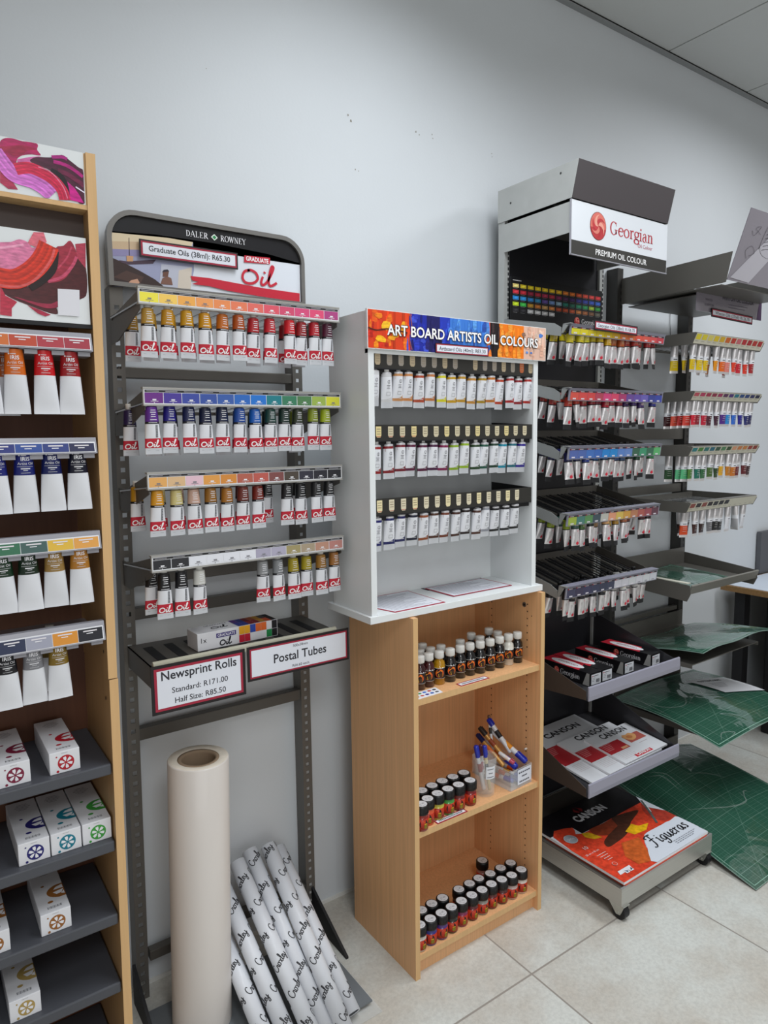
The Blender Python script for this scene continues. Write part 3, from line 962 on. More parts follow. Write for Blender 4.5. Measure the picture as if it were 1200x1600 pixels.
for r, ((zb, tubes, L), rn) in enumerate(zip(IRIS_TUBES, rownames)):
    for i, (x, c_, nm) in enumerate(tubes):
        tube('big', x, -0.328, zb, L, c_, f'large white paint tube with {nm} upper part, {rn} rail of the wooden display case', 'large tubes in the wooden display case',
             random.uniform(-.06, .06), random.uniform(-.02, .03))
# one tube hangs behind the bright orange one and one behind the gold
tube('big', .181, -0.285, 1.515, .118, 'b0581c', 'large orange-topped paint tube hanging behind the bright orange one, wooden display case', 'large tubes in the wooden display case', .1)
tube('big', .228, -0.285, 0.962, .118, '6a551c', 'large gold-topped paint tube hanging behind the antique gold one, wooden display case', 'large tubes in the wooden display case', .1)
# grey shelves
for zt in (.798, .629, .465, .308, .10):
    xr = lean(zt) - .001
    MB().box(CX0, xr, -0.337, -0.113, zt - .024, zt, CHAR).build('shelf', case, bevel=.003)
# pin holes in the right panel
mb = MB()
for z in (1.03, .93):
    mb.disc(lambda u, v, w=0.0: Vector((lean(v) - .0006, u, v)), -.31, z, .004, PRINT, '3a3028')
mb.build('fixing_hole', case)


def flower_box(x, y, zt, hexc, label, dy=.185, wd=.057, h=.0455):
    t = thing('paint_box', label, 'paint box', (x, y, zt), 'white boxes on the grey shelves of the display case')
    MB().box(x - wd / 2, x + wd / 2, y, y + dy, zt + .0003, zt + h, mat('white_box_card', 'dfe0e4', rough=.5)).build('carton', t, bevel=.0012)
    mb = MB()
    dark = hexc
    mp = front(y - .0003)
    cz = zt + h * .46
    mb.disc(mp, x + .002, cz, .0155, PRINT, hexc, 0, 22)
    for k in range(6):                                    # six white petals
        a = PI / 2 + k * PI / 3 + .2
        p = [(x + .002 + q * math.cos(a + d_), cz + q * math.sin(a + d_)) for q, d_ in ((.002, 0), (.0085, -.34), (.0125, -.22), (.0125, .22), (.0085, .34))]
        mb.shape(mp, p, PRINT, 'e6e6ea', .0003)
    mb.disc(mp, x - .014, zt + .005, .0026, PRINT, dark)
    mb.disc(mp, x - .015, zt + h - .010, .0016, PRINT, dark)
    mb.rect(mp, x - .006, x + .006, zt + h - .0045, zt + h - .0038, PRINT, '9a9a9e')
    tp = flat(zt + h + .0003)
    # the cut-off flower on the lid
    ex, ey = x + .010, y + .068
    P = [(ex + .0185, ey + .024)] + [(ex + .0185 + .034 * math.cos(math.radians(a)), ey + .026 * math.sin(math.radians(a))) for a in range(115, 250, 12)] + [(ex + .0185, ey - .024)]
    mb.shape(tp, P, PRINT, dark)
    mb.shape(tp, [(ex + .017, ey + .002), (ex - .004, ey - .002), (ex + .002, ey - .012), (ex + .012, ey - .010)], PRINT, 'e2e2e6', .0003)
    mb.shape(tp, [(ex + .017, ey + .006), (ex + .017, ey + .019), (ex + .004, ey + .015), (ex - .002, ey + .007)], PRINT, 'e2e2e6', .0003)
    mb.shape(tp, [(ex + .017, ey - .005), (ex + .017, ey - .017), (ex + .010, ey - .013)], PRINT, 'e2e2e6', .0003)
    mb.disc(tp, x - .0035, y + .036, .0055, PRINT, dark, 0, 14, .004)
    mb.disc(tp, x - .009, y + .100, .0035, PRINT, dark, 0, 12, .003)
    for k in range(14):                                   # bar code
        mb.rect(tp, x - .012 + k * .0020, x - .012 + k * .0020 + (.0006, .0012)[k % 3 == 0], y + .013, y + .021, PRINT, '5a5a60')
    for k, a in enumerate((.010, .013, .016, .012, .008)):
        mb.rect(tp, x - a, x + a, y + .165 - k * .006, y + .1665 - k * .006, PRINT, '8a868a')
    mb.build('print', t)
    return t


flower_box(.2345, -0.320, .798, 'b01828', 'white box with red flower emblem, top grey shelf of the wooden display case')
flower_box(.143, -0.320, .798, '7c1c3c', 'white box with plum flower emblem, top grey shelf, cut by left photo edge')
flower_box(.1680, -0.320, .629, '22206c', 'white box with indigo flower emblem, first of three side by side')
flower_box(.2275, -0.320, .629, '12788c', 'white box with teal flower emblem, middle of three side by side')
flower_box(.2870, -0.320, .629, '3c9a3c', 'white box with green flower emblem, beside the wooden side panel')
flower_box(.1985, -0.320, .465, '96602c', 'white box with brown flower emblem, alone on the third grey shelf')
flower_box(.086, -0.320, .465, '96602c', 'white box cut by left photo edge on the third grey shelf')
flower_box(.1320, -0.320, .308, 'ac9254', 'white box with tan flower emblem on the lowest visible grey shelf')
flower_box(.052, -0.320, .308, 'ac9254', 'white box cut by left photo edge on the lowest visible grey shelf')

# =================================================================== TALL GREY POST RACK
rack = thing('post_rack', 'tall dark grey slotted post rack with header sign and four tube rails', 'shop rack', (0.68, -0.03, 0))


def slotted_post(x0, x1, y0, y1, z0, z1, parent, m, pitch=.0275, hole=.011, lean_x=0.0, zref=1.47, solid=()):
    """square tube with a column of square holes through its front face"""
    mb = MB()
    t = .002
    sh = lambda p: Vector((p[0] + lean_x * (p[2] - zref), p[1], p[2]))

    def bx(a, b, c, d, e, f):
        vs = [Vector((x_, y_, z_)) for z_ in (e, f) for y_ in (c, d) for x_ in (a, b)]
        mb.add([sh(p) for p in vs], [(0, 2, 3, 1), (4, 5, 7, 6), (0, 1, 5, 4), (2, 6, 7, 3), (0, 4, 6, 2), (1, 3, 7, 5)], m)
    bx(x0, x0 + t, y0, y1, z0, z1)
    bx(x1 - t, x1, y0, y0 + .014, z0, z1)
    cx = (x0 + x1) / 2
    bx(x0 + t, cx - hole / 2, y0, y0 + t, z0, z1)
    bx(cx + hole / 2, x1 - t, y0, y0 + t, z0, z1)
    z = z0
    bx(cx - hole / 2, cx + hole / 2, y0, y0 + t, z0, z0 + .012)
    z = z0 + .012
    while z + pitch < z1:
        bx(cx - hole / 2, cx + hole / 2, y0, y0 + t, z + hole, z + pitch)
        z += pitch
    bx(cx - hole / 2, cx + hole / 2, y0, y0 + t, z, z1)
    return mb.build('post', parent)


POSTG = mat('rack_post_grey', '66635e', rough=.4, metal=.3)
slotted_post(.437, .467, -.05, -.004, 0.0, 1.826, rack, POSTG, lean_x=.0145, zref=1.6)
slotted_post(.917, .947, -.05, -.004, 0.0, 1.826, rack, POSTG, pitch=.0255, hole=.0095)
for z0, z1 in ((1.614, 1.641), (1.101, 1.128), (1.016, 1.046), (.702, .733), (.094, .121)):
    MB().box(.452, .925, -.045, -.02, z0, z1, GREYD).build('crossbar', rack, bevel=.002)
# triangular feet
for x0, lx in ((.4, 0), (.93, 0)):
    mb = MB().prism([(-.05, .0), (-.05, .11), (-.245, .006), (-.245, .0)], x0 + .004, x0 + .012, 0, BLACKM)
    mb.build('foot', rack)
MB().box(.415, .905, -.42, -.115, .012, .016, mat('grey_base_sheet', '6d7276', rough=.45)).build('base_plate', rack)

# header sign
sign = MB()


def round_rect(x0, x1, z0, z1, r, n=8):
    """rounded only at the top corners"""
    p = [(x0, z0)]
    for cx, a0 in ((x0 + r, 180), (x1 - r, 90)):
        for i in range(n + 1):
            a = math.radians(a0 - 90 * i / n)
            p.append((cx + r * math.cos(a), z1 - r + r * math.sin(a)))
    p.append((x1, z0))
    return p


o_ = round_rect(.438, .957, 1.826, 2.004, .066)
i_ = round_rect(.449, .947, 1.836, 1.993, .057)
mb = MB()
n = len(o_)
yf, yb = -.062, -.040
vs = [(u, yf, v) for u, v in o_] + [(u, yf, v) for u, v in i_] + [(u, yb, v) for u, v in o_] + [(u, yf + .008, v) for u, v in i_]
fs = []
for i in range(n):
    j = (i + 1) % n
    fs += [(i, j, n + j, n + i), (2 * n + i, 2 * n + j, j, i), (n + i, n + j, 3 * n + j, 3 * n + i)]
mb.add(vs, fs, mat('header_frame_grey', '7c7a77', rough=.35, metal=.4))
mb.poly([(u, yb, v) for u, v in o_], GREYD)
header = mb.build('header_sign', rack)
mb = MB()
ip = round_rect(.450, .946, 1.8375, 1.992, .056)
mb.poly([(u, -.054, v) for u, v in ip], GLOSS, 'dde2ea')
mpS = front(-.0545)
# black top arc
top = [(u, v) for u, v in ip if v > 1.9]
band = [p for p in ip[1:-1]]
blk = band + [(.946, 1.940), (.85, 1.952), (.70, 1.9585), (.55, 1.9575), (.450, 1.950)]
blk = [p for p in blk if p[1] > 1.935]
mb.shape(mpS, blk, GLOSS, '18181c', .0002)
mb.build('sign_panel', header)
mb = MB()
art(mb, front(-.0550), 'daler', PRINT)
mb.build('seascape_print', header)
mb = MB()
mpS = front(-.0562)
serif(mb, mpS, 'DALER', .686, 1.9655, .0145, PRINT, 'e8e8ec', 0, .058, 'R')
serif(mb, mpS, 'ROWNEY', .718, 1.9655, .0145, PRINT, 'e8e8ec', 0, .070, 'L')
mb.shape(mpS, [(.693, 1.9725), (.702, 1.9805), (.711, 1.9725), (.702, 1.9645)], PRINT, 'dfe8e0')
mb.shape(mpS, [(.6965, 1.9725), (.702, 1.9775), (.7075, 1.9725), (.702, 1.9675)], PRINT, '1c8a4c', .0003)
mb.shape(mpS, [(.781, 1.9215), (.855, 1.926), (.856, 1.9425), (.782, 1.939)], PRINT, 'c41a34')
mb.text(mpS, 'GRADUATE', .8185, 1.9270, .0105, PRINT, 'f0eef0', .0004, .064, 'C', .03)
mb.strokes(mpS, 'oil', .771, 1.868, .058, .0065, PRINT, 'c41a34', 0, 1.45, 6)
mb.text(mpS, 'VALUE OIL COLOURS', .8715, 1.8465, .0100, PRINT, 'efe6e8', .0008, .108, 'C', .02)
mb.build('lettering', header)


def tag_sign(name, label, x0, x1, z0, z1, y, lines, border='a2223c', bw=.005, outer='1a1618', ow=.003, rot=0.0, tilt=0.0, cat='price sign', depth=.0025):
    """black-edged sign with a red border round a white field"""
    cx, cz = (x0 + x1) / 2, (z0 + z1) / 2
    M = Matrix.Translation((cx, y, cz)) @ Matrix.Rotation(rot, 4, 'Y') @ Matrix.Rotation(tilt, 4, 'X')
    hw, hh = (x1 - x0) / 2, (z1 - z0) / 2
    t = thing(name, label, cat, (cx, y, cz))
    MB().box(-hw, hw, 0, depth, -hh, hh, PRINT, outer, M).build('backing', t)
    mp = place(M)
    mb = MB().rect(mp, -hw + ow, hw - ow, -hh + ow, hh - ow, PRINT, border, .0003)
    mb.rect(mp, -hw + ow + bw, hw - ow - bw, -hh + ow + bw, hh - ow - bw, PRINT, 'dfe3ec', .0006)
    mb.build('card', t)
    mb = MB()
    for txt, v, h, wd, bold in lines:
        mb.text(mp, txt, 0, v, h, PRINT, '2c2c34', .0009, wd, 'C', bold)
    mb.build('lettering', t)
    return t


tag_sign('price_sign', 'narrow red-bordered price strip stuck across the seascape header of the tall grey rack', .511, .760, 1.899, 1.940, -.064,
         [('Graduate Oils (38ml): R65.30', -.005, .0125, .206, .012)], rot=-.0, bw=.004, ow=.0035)

# rails: side brackets, label holder, prongs
RAILS = [
    (1.7475, 1.7775, 1.754, 1.690, ['ece04a', 'f0c860', 'eaa850', 'e89a58', 'e48a54', 'e07a58', 'dc6a60', 'd85464', 'cc4a6c', 'd04a78', 'd84a72', 'a8407c']),
    (1.5395, 1.5720, 1.536, 1.475, ['6a2e84', '4a3a94', '3c4a9c', '38529c', '3a5ca4', '2c66b8', '2472c8', '1f7a84', '3a7a5c', '4f7c50', '98b050', 'd4d43c']),
    (1.3615, 1.3930, 1.350, 1.296, ['e0a860', 'd8b488', 'e0bcc8', 'dc9a4c', 'd0883c', 'b06050', 'b85a50', '7c4a48', '4c443c', '33333f', '2c2c34', '28282c']),
    (1.1830, 1.2140, 1.172, 1.110, ['2c2c30', '2e2e32', 'dfe1e8', 'dfe1e8', 'dfe1e8', 'dfe1e8', 'a8a4b8', 'aca8bc', 'a09468', 'a89880', 'b88c78', 'b88078']),
]
RX0, RX1 = .434, .915
STRIPM = mat('rail_alu', 'b4b3ae', rough=.35, metal=.5)
for z0, z1, bt, bb, cols in RAILS:
    mb = MB()
    mb.box(RX0 - .002, RX1 + .002, -.302, -.2975, z0 - .001, z1 + .001, STRIPM)
    mb.box(RX0 - .002, RX1 + .002, -.304, -.288, z1, z1 + .0035, STRIPM)
    mb.box(RX0 - .002, RX1 + .002, -.304, -.290, z0 - .003, z0, STRIPM)
    rail = mb.build('tube_rail', rack)
    for xs in (RX0 + .002, RX1 - .003):
        MB().prism([(-.296, z1 - .002), (-.296, z0 - .012), (-.11, bb), (-.052, bb), (-.052, bt), (-.11, bt)], xs, xs + .0022, 0, GREYD).build('bracket', rail)
    mb = MB()
    for k in range(13):
        xk = RX0 + k * .04
        mb.cyl((xk, -.296, z0 + .002), (xk, -.075, bt - .006), .0022, CHROME, None, 6)
    mb.box(RX0, RX1, -.080, -.072, bt - .012, bt - .004, GREYD)
    mb.build('prongs', rail)
    mb = MB()
    mp = front(-.3022)
    mb.rect(mp, RX0, RX1, z0 + .0005, z1 - .0005, PRINT, 'e2e4e8')
    mb.rect(mp, RX0 + .002, RX1 - .002, z1 - .0068, z1 - .0022, PRINT, '2a2a2c', .0003)
    for k in range(12):
        xa = RX0 + .0015 + k * .0399
        mb.rect(mp, xa, xa + .0385, z0 + .003, z1 - .0078, PRINT, cols[k], .0004)
        dk = 'e8e8ec' if sum(hx(cols[k])[:3]) < 1.2 else '7a7a80'
        mb.rect(mp, xa + .016, xa + .024, z0 + .0085, z0 + .0115, PRINT, dk, .0007)
        mb.rect(mp, xa + .012, xa + .028, z0 + .0063, z0 + .0072, PRINT, dk, .0007)
        mb.disc(mp, xa + .0195, z0 + .0035, .0011, PRINT, dk, .0007, 8)
        mb.rect(mp, xa + .004, xa + .030, z1 - .005, z1 - .004, PRINT, 'b8b8bc', .0007)
    mb.build('label_strip', rail)

GTUBES = [
    (1.639, [(.455, 'b08a3c', 'pale ochre'), (.496, 'b9851f', 'golden ochre'), (.537, 'bd8a12', 'mustard yellow'), (.578, 'c2880e', 'amber yellow'), (.620, 'b8620f', 'orange'), (.656, 'a2480f', 'rust orange'),
             (.695, 'a81a22', 'brick red'), (.735, 'b41a26', 'cherry red'), (.785, 'c41824', 'bright red'), (.817, '8e1a20', 'dark red'), (.853, 'b01626', 'ruby red'), (.891, '4c1630', 'purple')]),
    (1.434, [(.451, '5a2888', 'bright violet'), (.492, '221c78', 'blue violet'), (.533, '17204a', 'indigo'), (.571, '121a38', 'deep navy'), (.611, '152040', 'dark navy'), (.651, '1a4490', 'cobalt blue'),
             (.690, '1258ac', 'sky blue'), (.729, '123a34', 'dark teal'), (.766, '18302a', 'deep green'), (.802, '252f1c', 'olive black'), (.844, '7c8a1c', 'yellow-green'), (.879, '95a41a', 'lime green')]),
    (1.254, [(.456, 'cf9222', 'golden yellow'), (.498, 'c9bc7e', 'cream yellow'), (.537, 'c2a090', 'pinkish beige'), (.575, '8a5c18', 'dark ochre'), (.614, '9c641c', 'toffee brown'), (.653, '66281f', 'maroon brown'),
             (.692, '701f14', 'oxide red'), (.768, '16161a', 'charcoal black'), (.806, '121316', 'blue-tinted black'), (.846, '131315', 'plain black'), (.886, '151518', 'soft black')]),
    (1.072, [(.461, '17171a', 'jet black'), (.500, '18181c', 'warm black'), (.542, 'c6c6c0', 'off-white'), (.699, '8a8c8e', 'light grey'), (.738, '7c7f82', 'mid grey'), (.779, '98881c', 'olive gold'),
             (.817, '9c8c1a', 'yellow gold'), (.857, '8e6424', 'bronze'), (.897, '93602a', 'copper')]),
]
G_G = 'white tubes with a red script band on the tall grey rack'
for (zb, tubes), rn in zip(GTUBES, rownames):
    for i, (x, c_, nm) in enumerate(tubes):
        tube('script', x, -.284 - random.uniform(0, .006), zb + random.uniform(-.002, .002), .100, c_,
             f'{nm} topped white tube, {nth(i)} in front, {rn} rail, tall grey rack', G_G, random.uniform(-.12, .12), random.uniform(-.05, .02), random.uniform(-.015, .015))
# tubes hanging a row deeper
BACK = [
    (1.639, [(.474, 'b0841f', 'ochre'), (.518, 'b8880f', 'yellow'), (.559, 'b47a0c', 'gold'), (.600, 'a8600f', 'amber'), (.640, '9c3c12', 'rust'), (.716, '9c1a20', 'brick'), (.760, '9c1a22', 'crimson'),
             (.800, '84181f', 'wine'), (.836, '7c161e', 'garnet')], 'top'),
    (1.430, [(.470, '3a1c60', 'dark violet'), (.512, '121638', 'ink blue'), (.552, '101838', 'night blue'), (.592, '182c60', 'royal blue'), (.632, '1a3a78', 'mid blue'), (.672, '14488c', 'azure'), (.710, '12302c', 'pine green'),
             (.748, '182c26', 'forest green'), (.823, '6c7a1a', 'moss green')], 'second'),
    (1.256, [(.476, 'bfae72', 'straw yellow'), (.518, 'b89888', 'dusty pink'), (.556, '84581a', 'brown ochre'), (.634, '5c2018', 'dark red-brown'), (.673, '5c1c14', 'brick brown'), (.739, '121214', 'matt black'),
             (.826, '121214', 'coal black')], 'third'),
]
for zb, tubes, rn in BACK:
    for x, c_, nm in tubes:
        tube('script', x, -.232 - random.uniform(0, .006), zb + random.uniform(-.003, .003), .100, c_, f'{nm} topped tube half hidden behind the front row, {rn} rail of tall grey rack', G_G,
             random.uniform(-.1, .1))
for x, y, zb, c_, lab in ((.434, -.185, 1.430, '241848', 'dark violet topped tube hanging far back beside the left bracket, second rail'),
                          (.452, -.175, 1.640, '9c7420', 'ochre topped tube far back beside the left bracket, top rail of grey rack'),
                          (.441, -.185, 1.258, 'b0801c', 'gold topped tube far back beside the left bracket, third rail of grey rack'),
                          (.449, -.238, 1.074, '141417', 'black topped tube hidden behind the jet black one, bottom rail of grey rack')):
    tube('script', x, y, zb, .100, c_, lab, G_G, .05)

# lowest shelf of the rack with its two signs and a carton
mb = MB()
mb.box(.434, .918, -.256, -.06, .9555, .958, GREYD)
for k in range(9):
    mb.box(.46 + k * .05, .482 + k * .05, -.22, -.10, .958, .9588, BLACKM)
mb.box(.434, .436, -.256, -.06, .905, .958, GREYD)
mb.box(.916, .918, -.256, -.06, .905, .958, GREYD)
shelf5 = mb.build('shelf', rack)
MB().prism([(-.262, .952), (-.262, .966), (-.256, .9695), (-.250, .966), (-.250, .952)], .437, .915, 0, mat('cream_label_holder', 'b8b6a4', rough=.25, coat=.3)).build('label_holder', shelf5)
tag_sign('shop_sign', 'larger square red-bordered sign for newsprint rolls at the left end of the rack shelf', .4285, .654, .848, .961, -.266,
         [('Newsprint Rolls', .021, .0200, .180, .014), ('Standard: R171.00', -.012, .0125, .134, .006), ('Half Size: R85.50', -.037, .0125, .122, .006)], cat='shop sign', bw=.006, ow=.007)
tag_sign('shop_sign', 'long low red-bordered sign for postal tubes at the right end of the rack shelf', .660, .949, .876, .962, -.266,
         [('500x38mm', .0225, .0065, .042, 0), ('Postal Tubes', -.009, .0215, .150, .014), ('R66.60 each', -.0290, .0065, .048, 0)], cat='shop sign', bw=.004, ow=.006)
# carton on the shelf
M = Matrix.Translation((.663, -.178, .958)) @ Matrix.Rotation(math.radians(2.5), 4, 'Z')
t = thing('paint_box', 'white oblong paint carton with a coloured chequer end, lying on the rack shelf', 'paint box', (.663, -.178, .958))
MB().box(-.108, .108, -.032, .032, .0010, .044, mat('white_box_card', 'dfe0e4', rough=.5), None, M).build('carton', t, bevel=.001)
mb = MB()
mpf = lambda u, v, w=0.0: M @ Vector((u, -.0325 - w, v))
mpt = lambda u, v, w=0.0: M @ Vector((u, v, .0445 + w))
mb.text(mpf, '1x', -.092, .020, .012, PRINT, '2a2a30')
mb.rect(mpf, -.060, -.008, .026, .037, PRINT, '3a2c78')
mb.text(mpf, 'GRADUATE', -.034, .0285, .0065, PRINT, 'e8e8f0', .0003, .046, 'C', .02)
mb.strokes(mpf, 'oil', -.052, .006, .020, .003, PRINT, '24242c', .0002, 1.3)
mb.strokes(mpt, 'oil', -.062, -.012, .024, .003, PRINT, '24242c', .0002, 1.5)
mb.text(mpt, 'GRADUATE', -.04, .018, .007, PRINT, '24242c', .0002, .06)
for k, c_ in enumerate(['c41a34', 'f0b420', '2c4aa8', 'e8682c', 'eef0f0', '1f8a4c', '18181c']):
    u = .000 + k * .0152
    mb.rect(mpf, u, u + .0148, .003, .022, PRINT, ['c41a34', 'c41a34', 'dfe0e4', 'dfe0e4', 'dfe0e4', '1f8a4c', '18181c'][k], .0002)
    mb.rect(mpf, u, u + .0148, .023, .0435, PRINT, ['e8a820', 'e8a820', '2c4aa8', 'e06a2c', 'e06a2c', 'dfe0e4', '18181c'][k], .0002)
    mb.rect(mpt, u, u + .0148, -.031, 0, PRINT, ['2c3a88', '2c3a88', '7a1c24', '7a1c24', 'b8862c', 'c04a24', '18181c'][k], .0002)
    mb.rect(mpt, u, u + .0148, 0, .031, PRINT, ['4a2c70', '24306c', '5c1820', '8a4420', 'a87a28', '3c3c3c', '18181c'][k], .0002)
mb.build('print', t)

# =================================================================== ROLLS AND POSTAL TUBES ON THE FLOOR
roll = thing('paper_roll', 'thick upright cream newsprint roll with a cardboard core in front of the tall grey rack', 'paper roll', (.527, -.215, .016))
M = Matrix.Translation((.527, -.215, .016)) @ Matrix.Rotation(math.radians(1.6), 4, 'Y')
NEWS = mat('newsprint_in_film', 'd3cdc7', rough=.42, coat=.35, var=.04, vscale=(6, 6, 1.5), bump=.25, bscale=14)
NEWSE = mat('newsprint_roll_end', 'd8cfc0', rough=.7, var=.06, vscale=(60, 60, 60))
CORE = mat('cardboard_core', '8a7660', rough=.8)
R0 = .0725
mb = MB()
mb.lathe([(R0, 0), (R0, .680), (R0 - .002, .683), (.050, .681), (.0495, .6808)], [NEWS, NEWS, NEWSE, NEWSE], None, 48, M)
mb.lathe([(.0495, 0.0), (R0, 0)], NEWSE, None, 48, M)
mb.build('wound_paper', roll)
mb = MB().lathe([(.0495, .0), (.0495, .6815), (.0415, .6815), (.0400, .676), (.0400, .0)], CORE, None, 40, M)
mb.build('core_tube', roll)
# white postal tubes with black script
TUBEP = mat('white_postal_tube', 'dde0e6', rough=.42, coat=.1)
PT = [((.785, -.075, .312), (.797, -.462, .019), 'rightmost white front postal tube printed with black script, leaning beside the rack post'),
      ((.690, -.075, .298), (.722, -.452, .019), 'white script-printed postal tube in the middle, leaning just right of the paper roll'),
      ((.739, -.050, .300), (.760, -.432, .019), 'white script-printed postal tube standing between the middle and the rightmost one'),
      ((.640, -.080, .262), (.672, -.420, .019), 'white script-printed postal tube leaning half behind the paper roll'),
      ((.612, -.090, .190), (.622, -.415, .019), 'short visible white postal tube, lowest one against the paper roll'),
      ((.832, -.040, .268), (.838, -.430, .019), 'white postal tube showing only a thin edge behind the rightmost script-printed one')]
for k, (a, b_, lab) in enumerate(PT):
    a, b_ = Vector(a), Vector(b_)
    d = (a - b_).normalized()
    Lh = (a - b_).length
    q = d.to_track_quat('Z', 'X')
    MM = Matrix.Translation(b_) @ q.to_matrix().to_4x4()
    R_ = .0215
    t = thing('postal_tube', lab, 'postal tube', b_, 'white postal tubes leaning in the rack')
    mb = MB().lathe([(R_ - .003, .002), (R_, 0), (R_, Lh), (R_ - .002, Lh), (R_ - .003, Lh - .004), (.0003, Lh - .006)], TUBEP, None, 32, MM)
    mb.build('tube_wall', t)
    mb = MB()
    # direction on the tube that faces the camera
    inv = MM.inverted()
    cl = inv @ Vector((0, -1.79, 1.47))
    a0 = math.atan2(cl.y, cl.x)
    ups = inv.to_3x3() @ Vector((1, 0, 0))
    sgn = 1 if (math.cos(a0) * ups.y - math.sin(a0) * ups.x) > 0 else -1

    def cyl_map(u, v, w=0.0):
        an = a0 + sgn * u / R_
        return MM @ Vector(((R_ + .0004 + w) * math.cos(an), (R_ + .0004 + w) * math.sin(an), v))
    rot = math.radians(36)
    cr, sr = math.cos(rot), math.sin(rot)
    zc = -.01 + (k * .023) % .05
    row = 0
    while zc < Lh + .02:
        uo_ = (-.052, -.030, -.066, -.018, -.044)[(row + k) % 5]
        for uo in (uo_, uo_ + .060):
            def mpw(u, v, w=0.0, zc=zc, uo=uo):
                return cyl_map(uo + u * cr - v * sr, min(max(zc + (uo + .046) * .45 + u * sr + v * cr, .001), Lh - .001), w)
            mb.strokes(mpw, 'croxley', 0, 0, .0215, .0021, PRINT, '2c2c30', 0, 1.0, 4)
        zc += .074
        row += 1
    mb.build('script_print', t)
# clear sheet on the floor beside the tubes
mb = MB().box(.700, .915, -.452, -.16, .0012, .0042, CLEAR)
tag(mb.build('acrylic_sheet', bevel=.0006), 'clear plastic sheet lying flat on the floor tiles beside the postal tubes', 'plastic sheet')
# =================================================================== LOW BEECH BOOKCASE
BX0, BX1, BY0, BY1, BH = 1.045, 1.536, -.423, -.118, 1.003
bc = thing('bookcase', 'open beech bookcase on the tiled floor with three shelves of bottles, jars and pens', 'bookcase', (1.29, -.27, 0))
for x0 in (BX0, BX1 - .0155):
    mb = MB().box(x0, x0 + .0155, BY0 + .001, BY1, 0, BH, BEECH)
    mb.box(x0, x0 + .0155, BY0, BY0 + .001, 0, BH, BEECHE)
    p = mb.build('side_panel', bc)
MB().box(BX0 + .0155, BX1 - .0155, -.136, -.128, .04, BH, BEECH).build('back_panel', bc)
for zt in (.784, .418, .064):
    mb = MB().box(BX0 + .0155, BX1 - .0155, -.417, -.136, zt - .017, zt, BEECH)
    mb.box(BX0 + .0155, BX1 - .0155, -.418, -.417, zt - .017, zt, BEECHE)
    mb.build('shelf', bc)
MB().box(BX0 + .0155, BX1 - .0155, -.402, -.387, 0, .047, BEECH).build('plinth', bc)
mb = MB()
mpR = lambda u, v, w=0.0: Vector((BX1 - .0156 - w, u, v))
for yv in (-.368, -.215):
    z = .10
    while z < .96:
        if not any(abs(z - q) < .035 for q in (.776, .41)):
            mb.disc(mpR, yv, z, .0024, PRINT, '3a2616', .0002, 8)
        z += .022
mb.disc(mpR, -.385, .925, .002, PRINT, '5a4020', .0002, 8)
mb.build('pin_holes', bc)
mb = MB()
mb.cyl((BX1 - .0155, -.356, .955), (BX1 - .0175, -.356, .955), .0075, mat('fitting_grey', '8c8f90', rough=.3, metal=.8), None, 16)
mb.cyl((BX1 - .0176, -.356, .955), (BX1 - .0179, -.356, .955), .0042, BLACK, None, 12)
mb.build('cam_fitting', bc)
MB().cyl((BX1 - .0155, -.370, .505), (BX1 - .024, -.370, .505), .003, mat('clear_peg', 'd0d0cc', rough=.2)).build('shelf_peg', bc)

# =================================================================== WHITE COUNTER-TOP DISPLAY CASE
wc = thing('display_case', 'white display case with bright abstract header standing on top of the bookcase', 'display case', (1.235, -.3, 1.004))
WX0, WX1 = .926, 1.542
MB().box(WX0, WX1, -.407, -.20, 1.0045, 1.0225, WHITE).build('base_board', wc, bevel=.0008)
for x0 in (.936, 1.504):
    MB().box(x0, x0 + .017, -.398, -.215, 1.0225, 1.764, WHITE).build('side_panel', wc, bevel=.0006)
MB().box(.953, 1.504, -.225, -.216, 1.0225, 1.764, WHITE).build('back_panel', wc)
MB().box(.953, 1.504, -.397, -.225, 1.750, 1.763, WHITE).build('top_panel', wc)
MB().box(.936, 1.52, -.3975, -.385, 1.664, 1.6745, WHITE).build('front_rail', wc)
hb = MB().box(.930, 1.544, -.405, -.3985, 1.6735, 1.766, WHITE)
hb = hb.build('header_sign', wc)
mb = MB()
mpH = front(-.4052)
hx0, hx1, hz0, hz1 = .932, 1.543, 1.675, 1.7645
HW = hx1 - hx0


def hrect(a, b_, c_, v0=0., v1=1., w=0.0, jag=.006):
    a, b_ = hx0 + a * HW, hx0 + b_ * HW
    z0, z1 = hz0 + v0 * (hz1 - hz0), hz0 + v1 * (hz1 - hz0)
    mb.rect(mpH, a, b_, z0, z1, GLOSS, c_, w)


